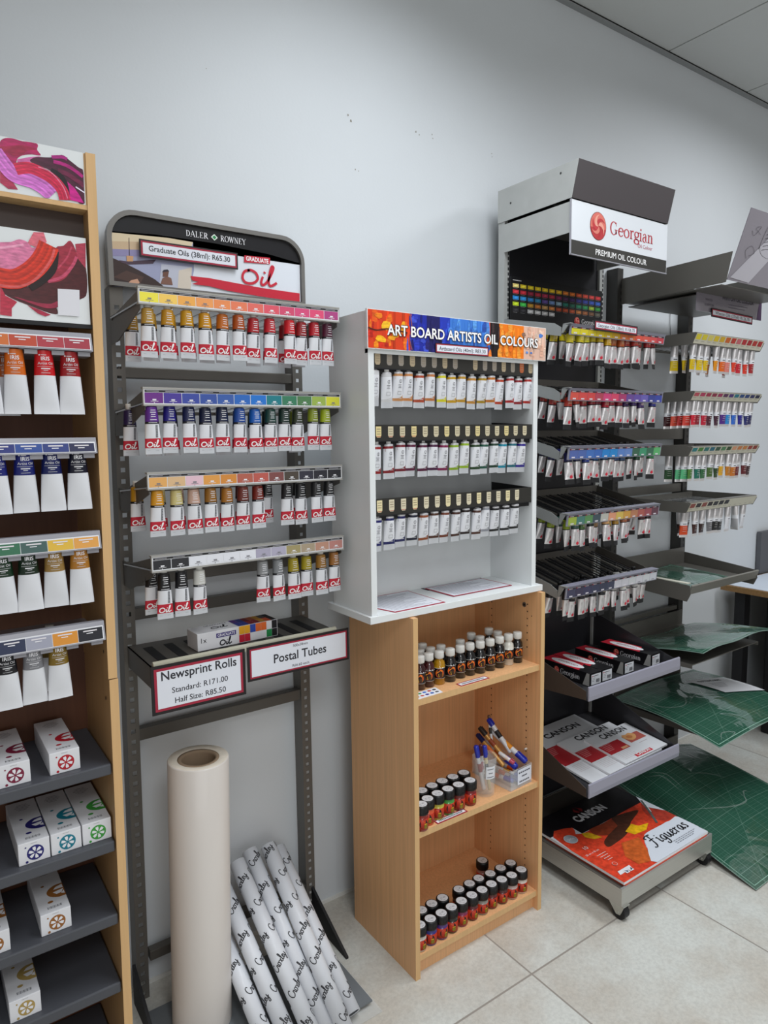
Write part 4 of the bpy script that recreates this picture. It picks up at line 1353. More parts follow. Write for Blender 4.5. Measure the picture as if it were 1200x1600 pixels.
rr = random.Random(3)
for a, b_, c_ in ((0, .205, 'd8401c'), (.205, .29, '1c2a9c'), (.29, .36, '1a1a5c'), (.36, .415, '2238b0'), (.415, .625, '3a78d0'), (.625, .645, 'd8502a'),
                  (.645, .70, '1c1418'), (.70, .855, 'ee7a14'), (.855, 1.0, 'e0b8a4')):
    hrect(a, b_, c_)
    for i in range(int((b_ - a) / .012)):
        base = hx(c_)
        k = rr.uniform(.65, 1.35)
        cc = tuple(min(1, q * k) for q in base[:3]) + (1,)
        u = rr.uniform(a, b_ - .012)
        v = rr.uniform(0, .5)
        hrect(u, u + rr.uniform(.006, .014), cc, v, min(1, v + rr.uniform(.3, .8)), .00015 + .00002 * i)
ZON = [(0, .205, ('e05a1c', 'ee8a1a', 'd8301c', 'f0a820', 'b82418', 'e8701c')), (.19, .30, ('1c2a9c', '2a3ab8', '14186a', '3c50c8')), (.29, .37, ('1a1a5c', '24206c', '101040')),
       (.36, .43, ('2238b0', '3050c8')), (.415, .64, ('3a78d0', '5a9ae0', '2c60b8', '4a88d8', '2a50a8')), (.625, .65, ('d8502a', 'e87a2a')), (.645, .705, ('1c1418', '2c2024', '3a2a2c')),
       (.70, .855, ('ee7a14', 'f08c20', 'e06a10', 'f09a34')), (.85, .865, ('c89a80', '8a6a5a')), (.86, .995, ('e0b8a4', 'e8c8b4', 'd8a890', 'e4b098'))]
w_ = .0004
for a, b_, pal in ZON:
    for i in range(int((b_ - a) * 130)):
        u, v = rr.uniform(a, b_), rr.uniform(.02, .98)
        du, dv = rr.uniform(.006, .018), rr.uniform(.06, .34)
        P = [(u + q * du * rr.uniform(.6, 1), v + e * dv * rr.uniform(.6, 1)) for q, e in ((-1, -.8), (0, -1), (1, -.7), (.9, .2), (.6, 1), (-.3, .9), (-1, .3))]
        P = [(hx0 + min(max(p, 0), 1) * HW, hz0 + min(max(q, 0), 1) * (hz1 - hz0)) for p, q in P]
        mb.shape(mpH, P, PAINT, rr.choice(pal), w_)
        w_ += .000004
for u, v, r_, c_ in ((.085, .62, .030, 'f0b828'), (.06, .25, .026, 'f0b020'), (.11, .30, .02, 'eea020'), (.05, .86, .02, 'e8801c'), (.965, .76, .018, '4a7ac8'), (.875, .20, .012, '5a8ad0'), (.903, .20, .010, '4a7ac8')):
    P = [(hx0 + (u + r_ * rr.uniform(.6, 1.1) * math.cos(k)) * HW, hz0 + min(max(v + 5 * r_ * rr.uniform(.5, 1) * math.sin(k), 0), 1) * (hz1 - hz0)) for k in (0, .8, 1.6, 2.4, 3.2, 4.0, 4.8, 5.6)]
    mb.shape(mpH, P, PAINT, c_, w_)
for pts, c_ in (([(.0, .52), (.04, .47), (.10, .53), (.19, .47)], '5a2018'), ([(.205, .98), (.212, .6), (.20, .35), (.212, .02)], '8a4a5a')):
    mb.ribbon(mpH, [(hx0 + p * HW, hz0 + q * (hz1 - hz0)) for p, q in pts], .0035, PAINT, c_, w_ + .0001, 5)
mb.build('abstract_print', hb)
mb = MB()
for wv, bold, c_, h_ in ((0.0022, .055, '22180f', .0240), (.0026, .018, 'f2f2f2', .0240)):
    mb.text(mpH, 'ART BOARD ARTISTS OIL COLOURS', 1.2475, 1.7085, h_, PRINT, c_, wv, .523, 'C', bold)
mb.build('lettering', hb)
tag_sign('price_sign', 'small red-bordered price strip stuck below the lettering of the abstract painted header', 1.135, 1.318, 1.6735, 1.699, -.4078,
         [('Artboard Oils (40ml): R83.30', -.0050, .0092, .160, .005)], bw=.0025, ow=.002, depth=.0016)
# dark rails with paper tabs
WR = [(1.631, 1.669, '8e867c', [2, 3, 4, 5, 6, 7, 8, 9, 11, 12, 13, 14, 15], None), (1.456, 1.494, 'c8bea0', range(15), None), (1.272, 1.313, 'd4cbb0', range(14), None)]
DRAIL = mat('dark_rail', '33322f', rough=.4, metal=.2)
for r, (z0, z1, tc, slots, _) in enumerate(WR):
    mb = MB()
    mb.box(.9535, 1.5035, -.394, -.390, z0, z1, DRAIL)
    mb.box(.9535, 1.5035, -.394, -.230, z0 - .003, z0, BLACKM)
    mb.box(.9535, 1.5035, -.385, -.384, z0 - .014, z0 - .003, BLACKM)
    for xs in (.9535, 1.5025):
        mb.prism([(-.392, z0), (-.392, z1), (-.23, z1 + .008), (-.23, z0)], xs, xs + .001, 0, BLACKM)
    rail = mb.build('tube_rail', wc)
    mp = front(-.3942)
    pitch = (.0352, .0362, .0368)[r]
    n_ = (16, 15, 14)[r]
    for k in range(n_):
        u = .962 + pitch * (k + .12)
        if r == 0 and k == 8:
            continue
        c_ = tc if k % 3 else ('a8987c', 'd8c890', 'e0d4a8')[r]
        if r == 0 and k == 14:
            c_ = 'b05a30'
        mb = MB()
        mb.shape(mp, [(u - .008, z1 - .004), (u + .008, z1 - .004), (u + .008, z0 + .012), (u + .005, z0 + .007), (u - .005, z0 + .007), (u - .008, z0 + .012)], PRINT, c_, 0)
        for q in range(3):
            mb.rect(mp, u - .0055, u + .0055, z1 - .011 - q * .006, z1 - .0095 - q * .006, PRINT, '8a7e68', .0003)
        if r and k < 4:
            mb.rect(mp, u - .006, u + .006, z0 + .0085, z0 + .0100, PRINT, 'b85a50', .0003)
        mb.build('label_tab', rail)
WT = [
    (1.5375, .0855, ['c9cacd', 'c9cacc', 'c08a58', 'c4824a', 'a84428', 'bc7440', 'd0c81a', 'bf9418', 'b88a1c', 'b98230', 'a8861c', 'b86a1c', 'b0381c', 'a01c20', '8a1a24', 'a4221c'],
     ['white ended', 'pearl ended', 'peach ended', 'tan ended', 'red-orange ended', 'orange ended', 'bright yellow ended', 'golden ended', 'mustard ended', 'light ochre ended', 'old-gold ended', 'dark orange ended',
      'vermilion ended', 'red ended', 'wine red ended', 'fire red ended'], .963, .0352),
    (1.3605, .0855, ['8e1c20', '7e1820', '701a2a', '581036', '520f36', '44123c', '7a1248', '84a41c', '8cac24', '22401e', '14503e', '183a2a', '1086a0', '0f6272', '2a1c8a'],
     ['bright red ended', 'carmine ended', 'burgundy ended', 'plum ended', 'dark plum ended', 'violet ended', 'magenta ended', 'lime green ended', 'yellow-green ended', 'dark green ended', 'sea green ended',
      'blackish green ended', 'turquoise ended', 'petrol blue ended', 'indigo ended'], .9655, .0362),
    (1.1820, .0855, ['1c1e66', '1a1f5c', '181c56', '10132c', '8a4824', '4a2a1c', '6c3420', '43241a', '241818', '4a2a20', '8c8f98', '18181a', '1a1a1c', '151517'],
     ['blue ended', 'royal blue ended', 'dark blue ended', 'midnight ended', 'sienna ended', 'umber ended', 'red-brown ended', 'dark brown ended', 'brown-black ended', 'chestnut ended', 'silver grey ended', 'black ended',
      'soot black ended', 'deep black ended'], .9655, .0368),
]
for (zb, L, cols, names, x0, pit), rn in zip(WT, ('top', 'middle', 'bottom')):
    for i, (c_, nm) in enumerate(zip(cols, names)):
        tube('slim', x0 + pit * i + random.uniform(-.002, .002), -.382 + random.uniform(-.001, .003), zb + random.uniform(-.003, .003), L, c_,
             f'{nm} slim white tube, {nth(i)}, {rn} rail of the white display case', 'slim tubes in the white display case', random.uniform(-.12, .12), random.uniform(-.02, .05), random.uniform(-.02, .02))


# laminated sheets lying in the white case
def sheet(pts, z, label, inner, border, lines, seed, th=.0008):
    t = thing('laminated_sheet', label, 'paper sheet', (pts[0][0], pts[0][1], z))
    MB().prism(pts, z, z + th, 2, PRINT, border).build('sheet', t)
    cx = sum(p[0] for p in pts) / 4
    cy = sum(p[1] for p in pts) / 4
    ins = [((p[0] - cx) * .955 + cx, (p[1] - cy) * .94 + cy) for p in pts]
    mb = MB().shape(flat(z + th), ins, PRINT, inner, .0003)
    if lines:
        r_ = random.Random(seed)
        (a, b_, c_, d_) = ins
        for k in range(lines):
            s_ = (k + 1.2) / (lines + 1.6)
            e0 = [a[i] + (d_[i] - a[i]) * s_ for i in (0, 1)]
            e1 = [b_[i] + (c_[i] - b_[i]) * s_ for i in (0, 1)]
            u0, u1 = .06, r_.uniform(.55, .95)
            p0 = [e0[i] + (e1[i] - e0[i]) * u0 for i in (0, 1)]
            p1 = [e0[i] + (e1[i] - e0[i]) * u1 for i in (0, 1)]
            mb.ribbon(flat(z + th), [p0, p1], .0022 if k else .004, PRINT, 'a4a4b0', .0006, 1)
    mb.build('printed_face', t)
    return t


sheet([(.957, -.230), (1.176, -.228), (1.172, -.400), (1.003, -.404)], 1.0228,
      'red-bordered laminated text sheet at the left of the white case floor', 'dfe2ea', 'a81e38', 16, 1)
sheet([(1.224, -.228), (1.462, -.226), (1.458, -.236), (1.224, -.262)], 1.0228, 'black-edged sheet peeping out behind the right laminated text sheet in the white case', 'b8bcc4', '18181c', 0, 2)
sheet([(1.228, -.240), (1.456, -.238), (1.458, -.364), (1.230, -.366)], 1.0238, 'red-bordered laminated text sheet at the right of the white case floor', 'dfe2ea', 'a81e38', 14, 3)

# =================================================================== BOTTLES ON THE TOP SHELF
CAPW = mat('white_screw_cap', 'dcdcd8', rough=.4)
BOTM = mat('bottle_liquid', rough=.12, source='object', coat=.6)


def make_bottle():
    t = thing('paint_bottle', 'bottle', 'bottle')
    H, R = .0925, .0158
    prof = [(.0001, 0), (R * .9, 0), (R, .002), (R, .018), (R + .0003, .018), (R + .0003, .019), (R + .0003, .047), (R + .0003, .048), (R, .048), (R, .058), (R * .9, .064), (R * .62, .069), (R * .6, .074)]
    BL = mat('bottle_label_black', '161416', rough=.35)
    WL = mat('bottle_label_line', 'c8c4bc', rough=.4)
    ms = [BOTM, BOTM, BOTM, BOTM, WL, BL, WL, BOTM, BOTM, BOTM, BOTM, BOTM]
    mb = MB().lathe(prof, ms, None, 28)
    mb.build('bottle', t)
    mb = MB()

    def mp(u, v, w=0.0):
        a = -PI / 2 - .50 + u / (R + .0006)
        return Vector(((R + .0006 + w) * math.cos(a), (R + .0006 + w) * math.sin(a), v))
    mp.curved = True
    mb.disc(mp, 0, .033, .0122, PRINT, 'd8541c', 0, 22)
    mb.shape(mp, [(-.011, .028)] + [(.0122 * math.cos(a), .033 + .0122 * math.sin(a)) for a in [PI * 1.1 - i * PI * .9 / 8 for i in range(9)]] + [(.004, .040), (-.004, .036)], PRINT, 'e8701c', .0001)
    mb.disc(mp, .001, .0295, .0082, PRINT, '3a1414', .0002, 18)
    mb.shape(mp, [(-.004, .0315), (.008, .0335), (.0085, .024), (-.003, .023)], PRINT, 'd4a81c', .0003)
    mb.shape(mp, [(-.006, .0385), (.006, .0405), (.007, .0375), (-.006, .0355)], PRINT, 'f0c040', .0003)
    for k in range(3):
        mb.rect(mp, -.0025 + k * .0035, -.0015 + k * .0035, .0245, .0325, PRINT, '6a4a14', .0004)
    mb.build('emblem', t)
    mb = MB()
    mb.lathe([(.0001, .0925), (.0118, .0925), (.0127, .0912), (.0127, .0735), (.0105, .0725)], CAPW, None, 24)
    for k in range(24):
        a = 2 * PI * k / 24
        mb.box(.0124, .0131, -.0006, .0006, .076, .0905, CAPW, None, Matrix.Rotation(a, 4, 'Z'))
    mb.build('screw_cap', t)
    return t


bp = make_bottle()
BOT = [(1.117, -.357, '2c060c', 'dark cherry'), (1.1495, -.355, '3a0a10', 'wine dark'), (1.185, -.357, 'a87a08', 'amber yellow'), (1.223, -.359, '0c0a0c', 'black'),
       (1.264, -.354, '0a0a0c', 'black'), (1.301, -.354, '0c0c0e', 'black'), (1.336, -.359, '0b0b0d', 'black'), (1.374, -.360, '0c0c10', 'black'), (1.413, -.359, '0d0c10', 'black'), (1.453, -.356, 'd8d6cc', 'milky white'),
       (1.4885, -.358, '0b0b0e', 'black')]
GB = 'small paint bottles on the top shelf of the bookcase'
BLAB = ['small dark bottle cut off by the bookcase side panel, front row of top shelf', 'wine-dark bottle with white cap just left of the amber one', 'bottle of clear amber yellow paint with white cap and orange emblem',
        'black paint bottle just right of the amber one, front row', 'black paint bottle second to the right of the amber one, front row', 'black paint bottle third to the right of the amber one, front row',
        'black paint bottle fourth to the right of the amber one, front row', 'black paint bottle third to the left of the milky white one, front row',
        'black paint bottle second to the left of the milky white one, front row', 'bottle of milky white paint with black label, front row near the right panel', 'black paint bottle in the front row nearest the right side panel']
for (x, y, c_, nm), lab in zip(BOT, BLAB):
    o = tag(dup(bp, (x, y, .784), (0, 0, random.uniform(-.25, .15)), lab, c_), cat='bottle', group=GB)
BB = [(1.114, -.318, '14080c'), (1.149, -.316, '1a0a10'), (1.186, -.318, '3c2a08'), (1.224, -.318, '101014'), (1.300, -.314, '0e0e12'), (1.370, -.322, '101016'), (1.448, -.316, '0e0e14'), (1.190, -.276, '12100e'),
      (1.372, -.282, '14100e'), (1.450, -.276, '0f0e12')]
BBL = ['dark bottle behind the cut-off one at the left panel, second row of top shelf', 'dark bottle behind the wine-dark one, second row of top shelf', 'brownish bottle behind the amber one, second row of top shelf',
       'black bottle in the second row, right behind the first black front one', 'black bottle in the second row, behind the third black front one', 'black bottle in the second row with bluish-white cap, centre right',
       'black bottle with yellowed cap behind the milky white one', 'dark bottle deepest at the left, third row of top shelf', 'dark bottle with greyish cap, third row right of centre', 'dark bottle with tall cap deepest at the right, third row']
for (x, y, c_), lab in zip(BB, BBL):
    tag(dup(bp, (x, y, .784), (0, 0, random.uniform(-.4, .4)), lab, c_), cat='bottle', group=GB)
kill(bp)
# colour card and price strips lying on the shelf
t = thing('colour_card', 'white card with rows of colour dots on the top bookcase shelf at the left', 'colour card', (1.11, -.4, .784))
MB().prism([(1.0625, -.378), (1.155, -.376), (1.149, -.416), (1.0625, -.417)], .7842, .7850, 2, PRINT, 'dfe2e8').build('card', t)
mb = MB()
for k, c_ in enumerate(('d8b020', '1c8a3c', '2a6ad0', 'c83a28', '1c1c20')):
    mb.disc(flat(.7852), 1.075 + k * .0165, -.388, .006, PRINT, c_, 0, 14, .0045)
for k, c_ in enumerate(('b86a3a', 'c04830', '2c2a90', '2a5ab0', '4a4a4e')):
    mb.disc(flat(.7852), 1.072 + k * .0165, -.404, .006, PRINT, c_, 0, 14, .0045)
mb.build('colour_dots', t)


def shelf_strip(x0, x1, y0, y1, z, label):
    t = thing('price_strip', label, 'price strip', (x0, y0, z))
    MB().box(x0, x1, y0, y1, z + .0001, z + .0008, PRINT, '9c2438').build('card', t)
    mb = MB().rect(flat(z + .001), x0 + .004, x1 - .004, y0 + .004, y1 - .004, PRINT, 'e2e4e8')
    for k in range(16):
        u = x0 + .012 + k * (x1 - x0 - .024) / 16
        mb.rect(flat(z + .001), u, u + .0036, (y0 + y1) / 2 - .003, (y0 + y1) / 2 + .003, PRINT, '6a6a74', .0003)
    mb.build('printed_line', t)


shelf_strip(1.216, 1.323, -.413, -.3905, .784, 'narrow red-edged price strip lying in front of the bottles on the top bookcase shelf')
shelf_strip(1.128, 1.237, -.4175, -.3985, .418, 'narrow red-edged price strip lying in front of the jars on the middle bookcase shelf')

# =================================================================== JARS
JARM = mat('jar_paint', rough=.2, source='object', coat=.5)


def make_jar():
    t = thing('paint_jar', 'jar', 'jar')
    R = .0182
    LB = mat('jar_label_red', 'b02c14', rough=.4)
    prof = [(.0001, 0), (R * .92, 0), (R, .003), (R, .006), (R + .0003, .006), (R + .0003, .034), (R, .034), (R, .040), (R * .93, .043), (R * .93, .046)]
    MB().lathe(prof, [JARM, JARM, JARM, LB, LB, LB, JARM, JARM, JARM], None, 28).build('glass_jar', t)
    mb = MB()

    def mp(u, v, w=0.0):
        a = -PI / 2 - .50 + u / (R + .0006)
        return Vector(((R + .0006 + w) * math.cos(a), (R + .0006 + w) * math.sin(a), v))
    mp.curved = True
    mb.disc(mp, .002, .0205, .0125, PRINT, '2a0c0c', 0, 18, .0132)
    mb.shape(mp, [(-.002, .030), (.012, .031), (.014, .024), (.004, .025)], PRINT, 'd8641c', .0002)
    mb.rect(mp, .003, .0125, .009, .018, PRINT, '9a8a1c', .0003)
    mb.rect(mp, .0035, .012, .019, .0225, PRINT, 'c89a20', .0003)
    for k in range(3):
        mb.rect(mp, .004 + k * .003, .005 + k * .003, .0095, .0175, PRINT, '3a3410', .0005)
    mb.shape(mp, [(-.022, .010), (-.013, .012), (-.012, .030), (-.018, .032), (-.022, .026)], PRINT, 'c8401c', .0002)
    mb.build('emblem', t)
    mb = MB()
    RC = .0192
    mb.lathe([(.0001, .0695), (RC - .0015, .0695), (RC, .068), (RC, .0455), (R * .9, .0455)], BLACK, None, 28)
    for k in range(28):
        mb.box(RC - .0004, RC + .0005, -.0007, .0007, .047, .066, BLACK, None, Matrix.Rotation(2 * PI * k / 28, 4, 'Z'))
    cap = mb.build('screw_cap', t)
    mb = MB().disc(flat(.0697), 0, 0, .0155, PRINT, 'c9ccd0', 0, 24)
    r_ = random.Random(5)
    for k in range(9):
        a = r_.uniform(0, 6.28)
        q = r_.uniform(.002, .011)
        mb.rect(flat(.0699), q * math.cos(a) - .003, q * math.cos(a) + .003, q * math.sin(a) - .0005, q * math.sin(a) + .0005, PRINT, '80848a')
    mb.build('top_sticker', cap)
    return t


jp = make_jar()
GJ = 'small black-capped paint jars on the bookcase shelves'
LOW = [(1.0805, -.3955, 'b8b4ac', 'white'), (1.119, -.394, '2c2c78', 'blue tinted'), (1.158, -.3945, '4a2a70', 'violet tinted'), (1.1975, -.392, '20201c', 'blackish'), (1.238, -.389, '7a1c48', 'magenta tinted'),
       (1.279, -.388, '5a1018', 'dark red'), (1.3195, -.388, '8a847c', 'grey'), (1.360, -.385, '5c1414', 'maroon'), (1.400, -.388, '4c1818', 'brown-red'), (1.439, -.391, 'b09a94', 'pale pink'), (1.4825, -.389, 'c8bcb0', 'cream')]
for i, (x, y, c_, nm) in enumerate(LOW):
    lab = f'{nm} paint jar, {nth(i)}, front row of the bottom bookcase shelf'
    tag(dup(jp, (x, y, .0642), (0, 0, random.uniform(-.3, .2)), lab, c_), cat='jar', group=GJ)
LOWB = [(1.081, -.354, '3a1c20'), (1.121, -.352, '201c50'), (1.1615, -.348, '24203c'), (1.2025, -.347, '30181c'), (1.266, -.346, '24201c'), (1.309, -.345, '401018'), (1.348, -.343, '38302c'), (1.392, -.347, '48201c'),
        (1.437, -.346, '504440'), (1.4805, -.346, '585048')]
for i, (x, y, c_) in enumerate(LOWB):
    if i == 0:
        continue
    tag(dup(jp, (x, y, .0642), (0, 0, random.uniform(-.5, .5)), f'black-lidded paint jar, {nth(i - 1)} in the second row of the bottom bookcase shelf', c_), cat='jar', group=GJ)
tag(dup(jp, (1.418, -.284, .0642), (0, 0, .2), 'single black-lidded paint jar standing apart at the back of the bottom bookcase shelf', '9a6a60'), cat='jar', group=GJ)
MID = [(1.0805, -.4005, '8a2018', 'red'), (1.112, -.3935, 'c8502c', 'orange'), (1.151, -.3885, 'b0a83c', 'yellow-green'), (1.190, -.3865, '3c8a3c', 'green'), (1.229, -.387, '6a1c1c', 'dark red'), (1.272, -.387, '7a1818', 'crimson')]
for i, (x, y, c_, nm) in enumerate(MID):
    if i == 0:
        y = -.361
        continue
    tag(dup(jp, (x, y, .4182), (0, 0, random.uniform(-.3, .2)), f'{nm} paint jar with black lid, front row of the middle bookcase shelf', c_), cat='jar', group=GJ)
tag(dup(jp, (1.081, -.414 + .008, .4182), (0, 0, .1), 'red paint jar cut off by the bookcase side panel, front row of middle shelf', '8a2018'), cat='jar', group=GJ)
MIDB = [(1.0725 + .010, -.359, '24140c'), (1.126, -.350, '5a2018'), (1.166, -.346, '46401c'), (1.206, -.343, '24401c'), (1.246, -.343, '3c1414'), (1.288, -.343, '40181c'), (1.082, -.312, '30201c')]
ML = ['jar mostly hidden by the bookcase side panel, second row of middle shelf', 'jar behind the orange one, second row of middle shelf', 'jar behind the yellow-green one, second row of middle shelf',
      'jar behind the green one, second row of middle shelf', 'jar behind the dark red one, second row of middle shelf', 'jar behind the crimson one, second row of middle shelf', 'jar deepest at the left, third row of middle shelf']
for (x, y, c_), lab in zip(MIDB, ML):
    tag(dup(jp, (x, y, .4182), (0, 0, random.uniform(-.5, .5)), 'black-lidded paint ' + lab, c_), cat='jar', group=GJ)
kill(jp)

# =================================================================== TUMBLER AND PLASTIC BOX OF PENS
t = thing('tumbler', 'clear glass tumbler of blue-capped paint pens with a white label, middle bookcase shelf', 'glass', (1.345, -.372, .418))
MB().lathe([(.0001, .0005), (.026, .0005), (.0275, .003), (.0345, .118), (.0328, .118), (.0262, .010), (.0001, .010)], GLASS, None, 40, Matrix.Translation((1.345, -.372, .4182))).build('glass', t)


def cone_map(u, v, w=0.0):
    r_ = .0278 + (v - .003) / .115 * .007 + .0006 + w
    a = -PI / 2 - .55 + u / r_
    return Vector((1.345 + r_ * math.cos(a), -.372 + r_ * math.sin(a), .4182 + v))


cone_map.curved = True


mb = MB()
for i in range(6):
    mb.rect(cone_map, -.004 + i * .005, .001 + i * .005 + .0001, .058, .096, PRINT, 'dfe2e8')
for v, a, b_ in ((.088, .000, .022), (.076, .004, .018), (.064, .000, .022)):
    for i in range(5):
        mb.rect(cone_map, a + (b_ - a) * i / 5, a + (b_ - a) * (i + .8) / 5, v - .0012, v + .0012, PRINT, '55555c', .0003)
mb.build('label', t)

PENW = mat('pen_barrel_white', 'd4d6da', rough=.35, coat=.2)
BLUE = mat('blue_pen_cap', '1c2a9c', rough=.3, coat=.2)
FERR = mat('gold_pen_foil', 'b98a4a', rough=.35, metal=.4)


def pen(a, b_, label, cap=BLUE, barrel=PENW, band='e0641c', capfrac=.24, r=.0062, tip='bottom'):
    """paint pen from foot a to top b; cap at the top end"""
    a, b_ = Vector(a), Vector(b_)
    L_ = (b_ - a).length
    q = (b_ - a).normalized().to_track_quat('Z', 'Y')
    M = Matrix.Translation(a) @ q.to_matrix().to_4x4()
    t = thing('paint_pen', label, 'pen', a, 'paint pens on the middle bookcase shelf')
    Lc = L_ * (1 - capfrac)
    mb = MB().lathe([(.0001, 0), (r * .8, 0), (r, .003), (r, Lc * .55), (r, Lc * .80), (r, Lc)], [barrel, barrel, barrel, PRINT, barrel], [None, None, None, band, None], 16, M)
    mb.build('barrel', t)
    mb = MB().lathe([(r * 1.1, Lc - .002), (r * 1.1, L_ - .004), (r * .8, L_), (.0001, L_)], cap, None, 16, M)
    mb.box(-.0018, .0018, r, r + .0035, Lc, L_ - .004, cap, None, M)
    mb.build('cap', t)
    return t


pen((1.341, -.372, .432), (1.306, -.374, .575), 'white paint pen with blue cap leaning left in the glass tumbler', band='8a2a24')
pen((1.352, -.384, .432), (1.328, -.386, .574), 'thin black and cream pen with blue cap in front in the glass tumbler', barrel=mat('cream_pen', 'c8b88a', rough=.4), band='26221e', r=.0052)
pen((1.346, -.361, .432), (1.346, -.352, .560), 'dark purple capped pen standing at the back of the glass tumbler', cap=mat('plum_pen_cap', '5c2c3c', rough=.3), band='b06070', r=.0052)
# plastic box
BXA = Matrix.Translation((1.452, -.332, .4185)) @ Matrix.Rotation(math.radians(4), 4, 'Z')
t = thing('plastic_box', 'clear plastic box heaped with paint pens, white label on its front, middle bookcase shelf', 'box', (1.452, -.332, .4185))
mb = MB()
w2, d2, hh, th = .048, .078, .060, .0016
mb.box(-w2, w2, -d2, d2, 0, th, CLEAR, None, BXA)
for q in ((-w2, w2, -d2, -d2 + th), (-w2, w2, d2 - th, d2), (-w2, -w2 + th, -d2 + th, d2 - th), (w2 - th, w2, -d2 + th, d2 - th)):
    mb.box(q[0], q[1], q[2], q[3], th, hh, CLEAR, None, BXA)
mb.build('box_wall', t)
mb = MB()
mpb = lambda u, v, w=0.0: BXA @ Vector((u, -d2 - .0006 - w, v))
mb.rect(mpb, -.018, .044, .010, .056, PRINT, 'd8dce6')
for v, a in ((.046, .052), (.033, .024), (.018, .046)):
    for i in range(6):
        mb.rect(mpb, .013 - a / 2 + a * i / 6, .013 - a / 2 + a * (i + .75) / 6, v - .0022, v + .0022, PRINT, '484852', .0003)
mb.build('label', t)


def bp_(x, y, z):
    return BXA @ Vector((x, y, z))


pen(bp_(-.030, .060, .012), bp_(-.026, -.068, .022), 'white paint pen lying low in the plastic box, its blue cap against the front wall')
pen(bp_(-.006, .060, .020), bp_(.004, -.066, .012), 'white paint pen on the bottom of the plastic box behind the label')
pen(bp_(.014, .060, .012), bp_(.026, -.066, .014), 'paint pen lying on the bottom right of the plastic box', band='d8a020')
pen(bp_(.038, .060, .014), bp_(.040, -.064, .020), 'paint pen lying along the right wall of the plastic box')
pen(bp_(-.012, .066, .100), bp_(-.008, -.066, .058), 'fat white paint pen sloping forward over the box front, big blue cap in the middle', r=.009, capfrac=.30, band='e0701c')
pen(bp_(.010, .060, .132), bp_(.032, -.070, .064), 'orange and white paint pen sloping to the box front right, its blue cap lowest', r=.0085, capfrac=.24, band='d88a1c')
pen(bp_(.020, -.020, .080), bp_(.006, .062, .165), 'black and white paint pen pointing up and back, blue cap touching the bookcase back', r=.0075, capfrac=.2, band='18181c')
pen(bp_(-.014, -.030, .072), bp_(-.036, .060, .150), 'gold foil paint pen crossing the heap towards the upper left', cap=mat('dark_pen_cap', '2c2420', rough=.4), barrel=FERR, band='8a3c1c', r=.0068)
pen(bp_(-.036, -.040, .062), bp_(-.042, .064, .128), 'gold and blue paint pen at the left edge of the heap', cap=mat('navy_pen_cap', '141c4c', rough=.3), barrel=FERR, band='c8641c', r=.0066)
pen(bp_(-.020, .020, .092), bp_(.016, .068, .172), 'slim silver paint pen standing up steeply at the back of the heap', cap=mat('brown_pen_cap', '6a4c38', rough=.4), band='30302c', r=.0045)
pen(bp_(-.024, -.010, .090), bp_(-.012, -.060, .070), 'short pink-ended paint pen lying in the middle of the heap', cap=mat('pink_pen_cap', 'b0485c', rough=.35), band='d8c8c0', r=.006)
# =================================================================== CASTORED GREY STAND
st = thing('display_stand', 'grey metal display stand on castors with swirl-logo canopy sign, right of the bookcase', 'display stand', (1.93, -.35, .05))
SX0, SX1 = 1.683, 2.176
SL = mat('stand_light_grey', 'b2b4b2', rough=.4, metal=.15, var=.03, vscale=(25, 25, 25))
# uprights with slots and the dark back
for x0 in (SX0 - .002, SX1 - .006):
    mb = MB().box(x0, x0 + .022, -.100, -.072, .10, 2.25, SL)
    z = .70
    while z < 2.18:
        mb.box(x0 + .0155, x0 + .0205, -.1006, -.0995, z, z + .010, BLACKM)
        z += .0165
    mb.build('upright', st)
MB().box(SX0 + .018, SX1 - .004, -.090, -.078, .10, 2.25, PANELD).build('back_panel', st)
# canopy
can = MB()
for x0 in (SX0 - .005, 2.158):
    can.prism([(-.072, 2.257), (-.402, 2.257), (-.378, 2.155), (-.072, 2.155)], x0, x0 + .002, 0, SL)
can.poly([(SX0 - .005, -.402, 2.257), (2.160, -.402, 2.257), (2.160, -.378, 2.155), (SX0 - .005, -.378, 2.155)], CANOPY)
can.poly([(SX0 - .005, -.400, 2.257), (2.160, -.400, 2.257), (2.160, -.376, 2.155), (SX0 - .005, -.376, 2.155)], CANOPY)
can.box(SX0 - .003, 2.158, -.400, -.072, 2.252, 2.2545, SL)
canopy = can.build('canopy', st)
mb = MB()
for y, z in ((-.13, 2.205), (-.335, 2.235)):
    mb.disc(lambda u, v, w=0.0: Vector((SX0 - .0058, u, v)), y, z, .0035, PRINT, '3a3a3a', 0, 10)
mb.build('rivet', canopy)
mb = MB()
mb.box(SX0 - .003, SX0 - .001, -.372, -.098, 2.058, 2.146, SL)
mb.box(2.155, 2.157, -.372, -.098, 2.058, 2.146, SL)
mb.box(SX0 - .002, 2.156, -.372, -.098, 2.138, 2.141, GREYD)
mb.build('sign_box', st)
gs = MB().box(SX0 - .006, 2.163, -.3755, -.3725, 1.994, 2.152, mat('white_sign_board', 'dfe4ea', rough=.35, coat=.2))
gs.box(SX0 - .0065, SX0 - .004, -.3775, -.372, 1.994, 2.152, RAILP)
gs.box(SX0 - .006, 2.163, -.3775, -.372, 1.9935, 1.9965, RAILP)
gs = gs.build('sign_board', st)
mb = MB()
mp = front(-.3757)
mb.rect(mp, SX0 - .003, 2.161, 1.9968, 2.0375, PRINT, '26241f', .0002)
mb.text(mp, 'PREMIUM OIL COLOUR', 1.922, 2.0085, .0165, PRINT, 'ededed', .0006, .258, 'C', .012)
serif(mb, mp, 'Georgian', 1.860, 2.0795, .0385, PRINT, 'b4182c', .0003, .226, 'L')
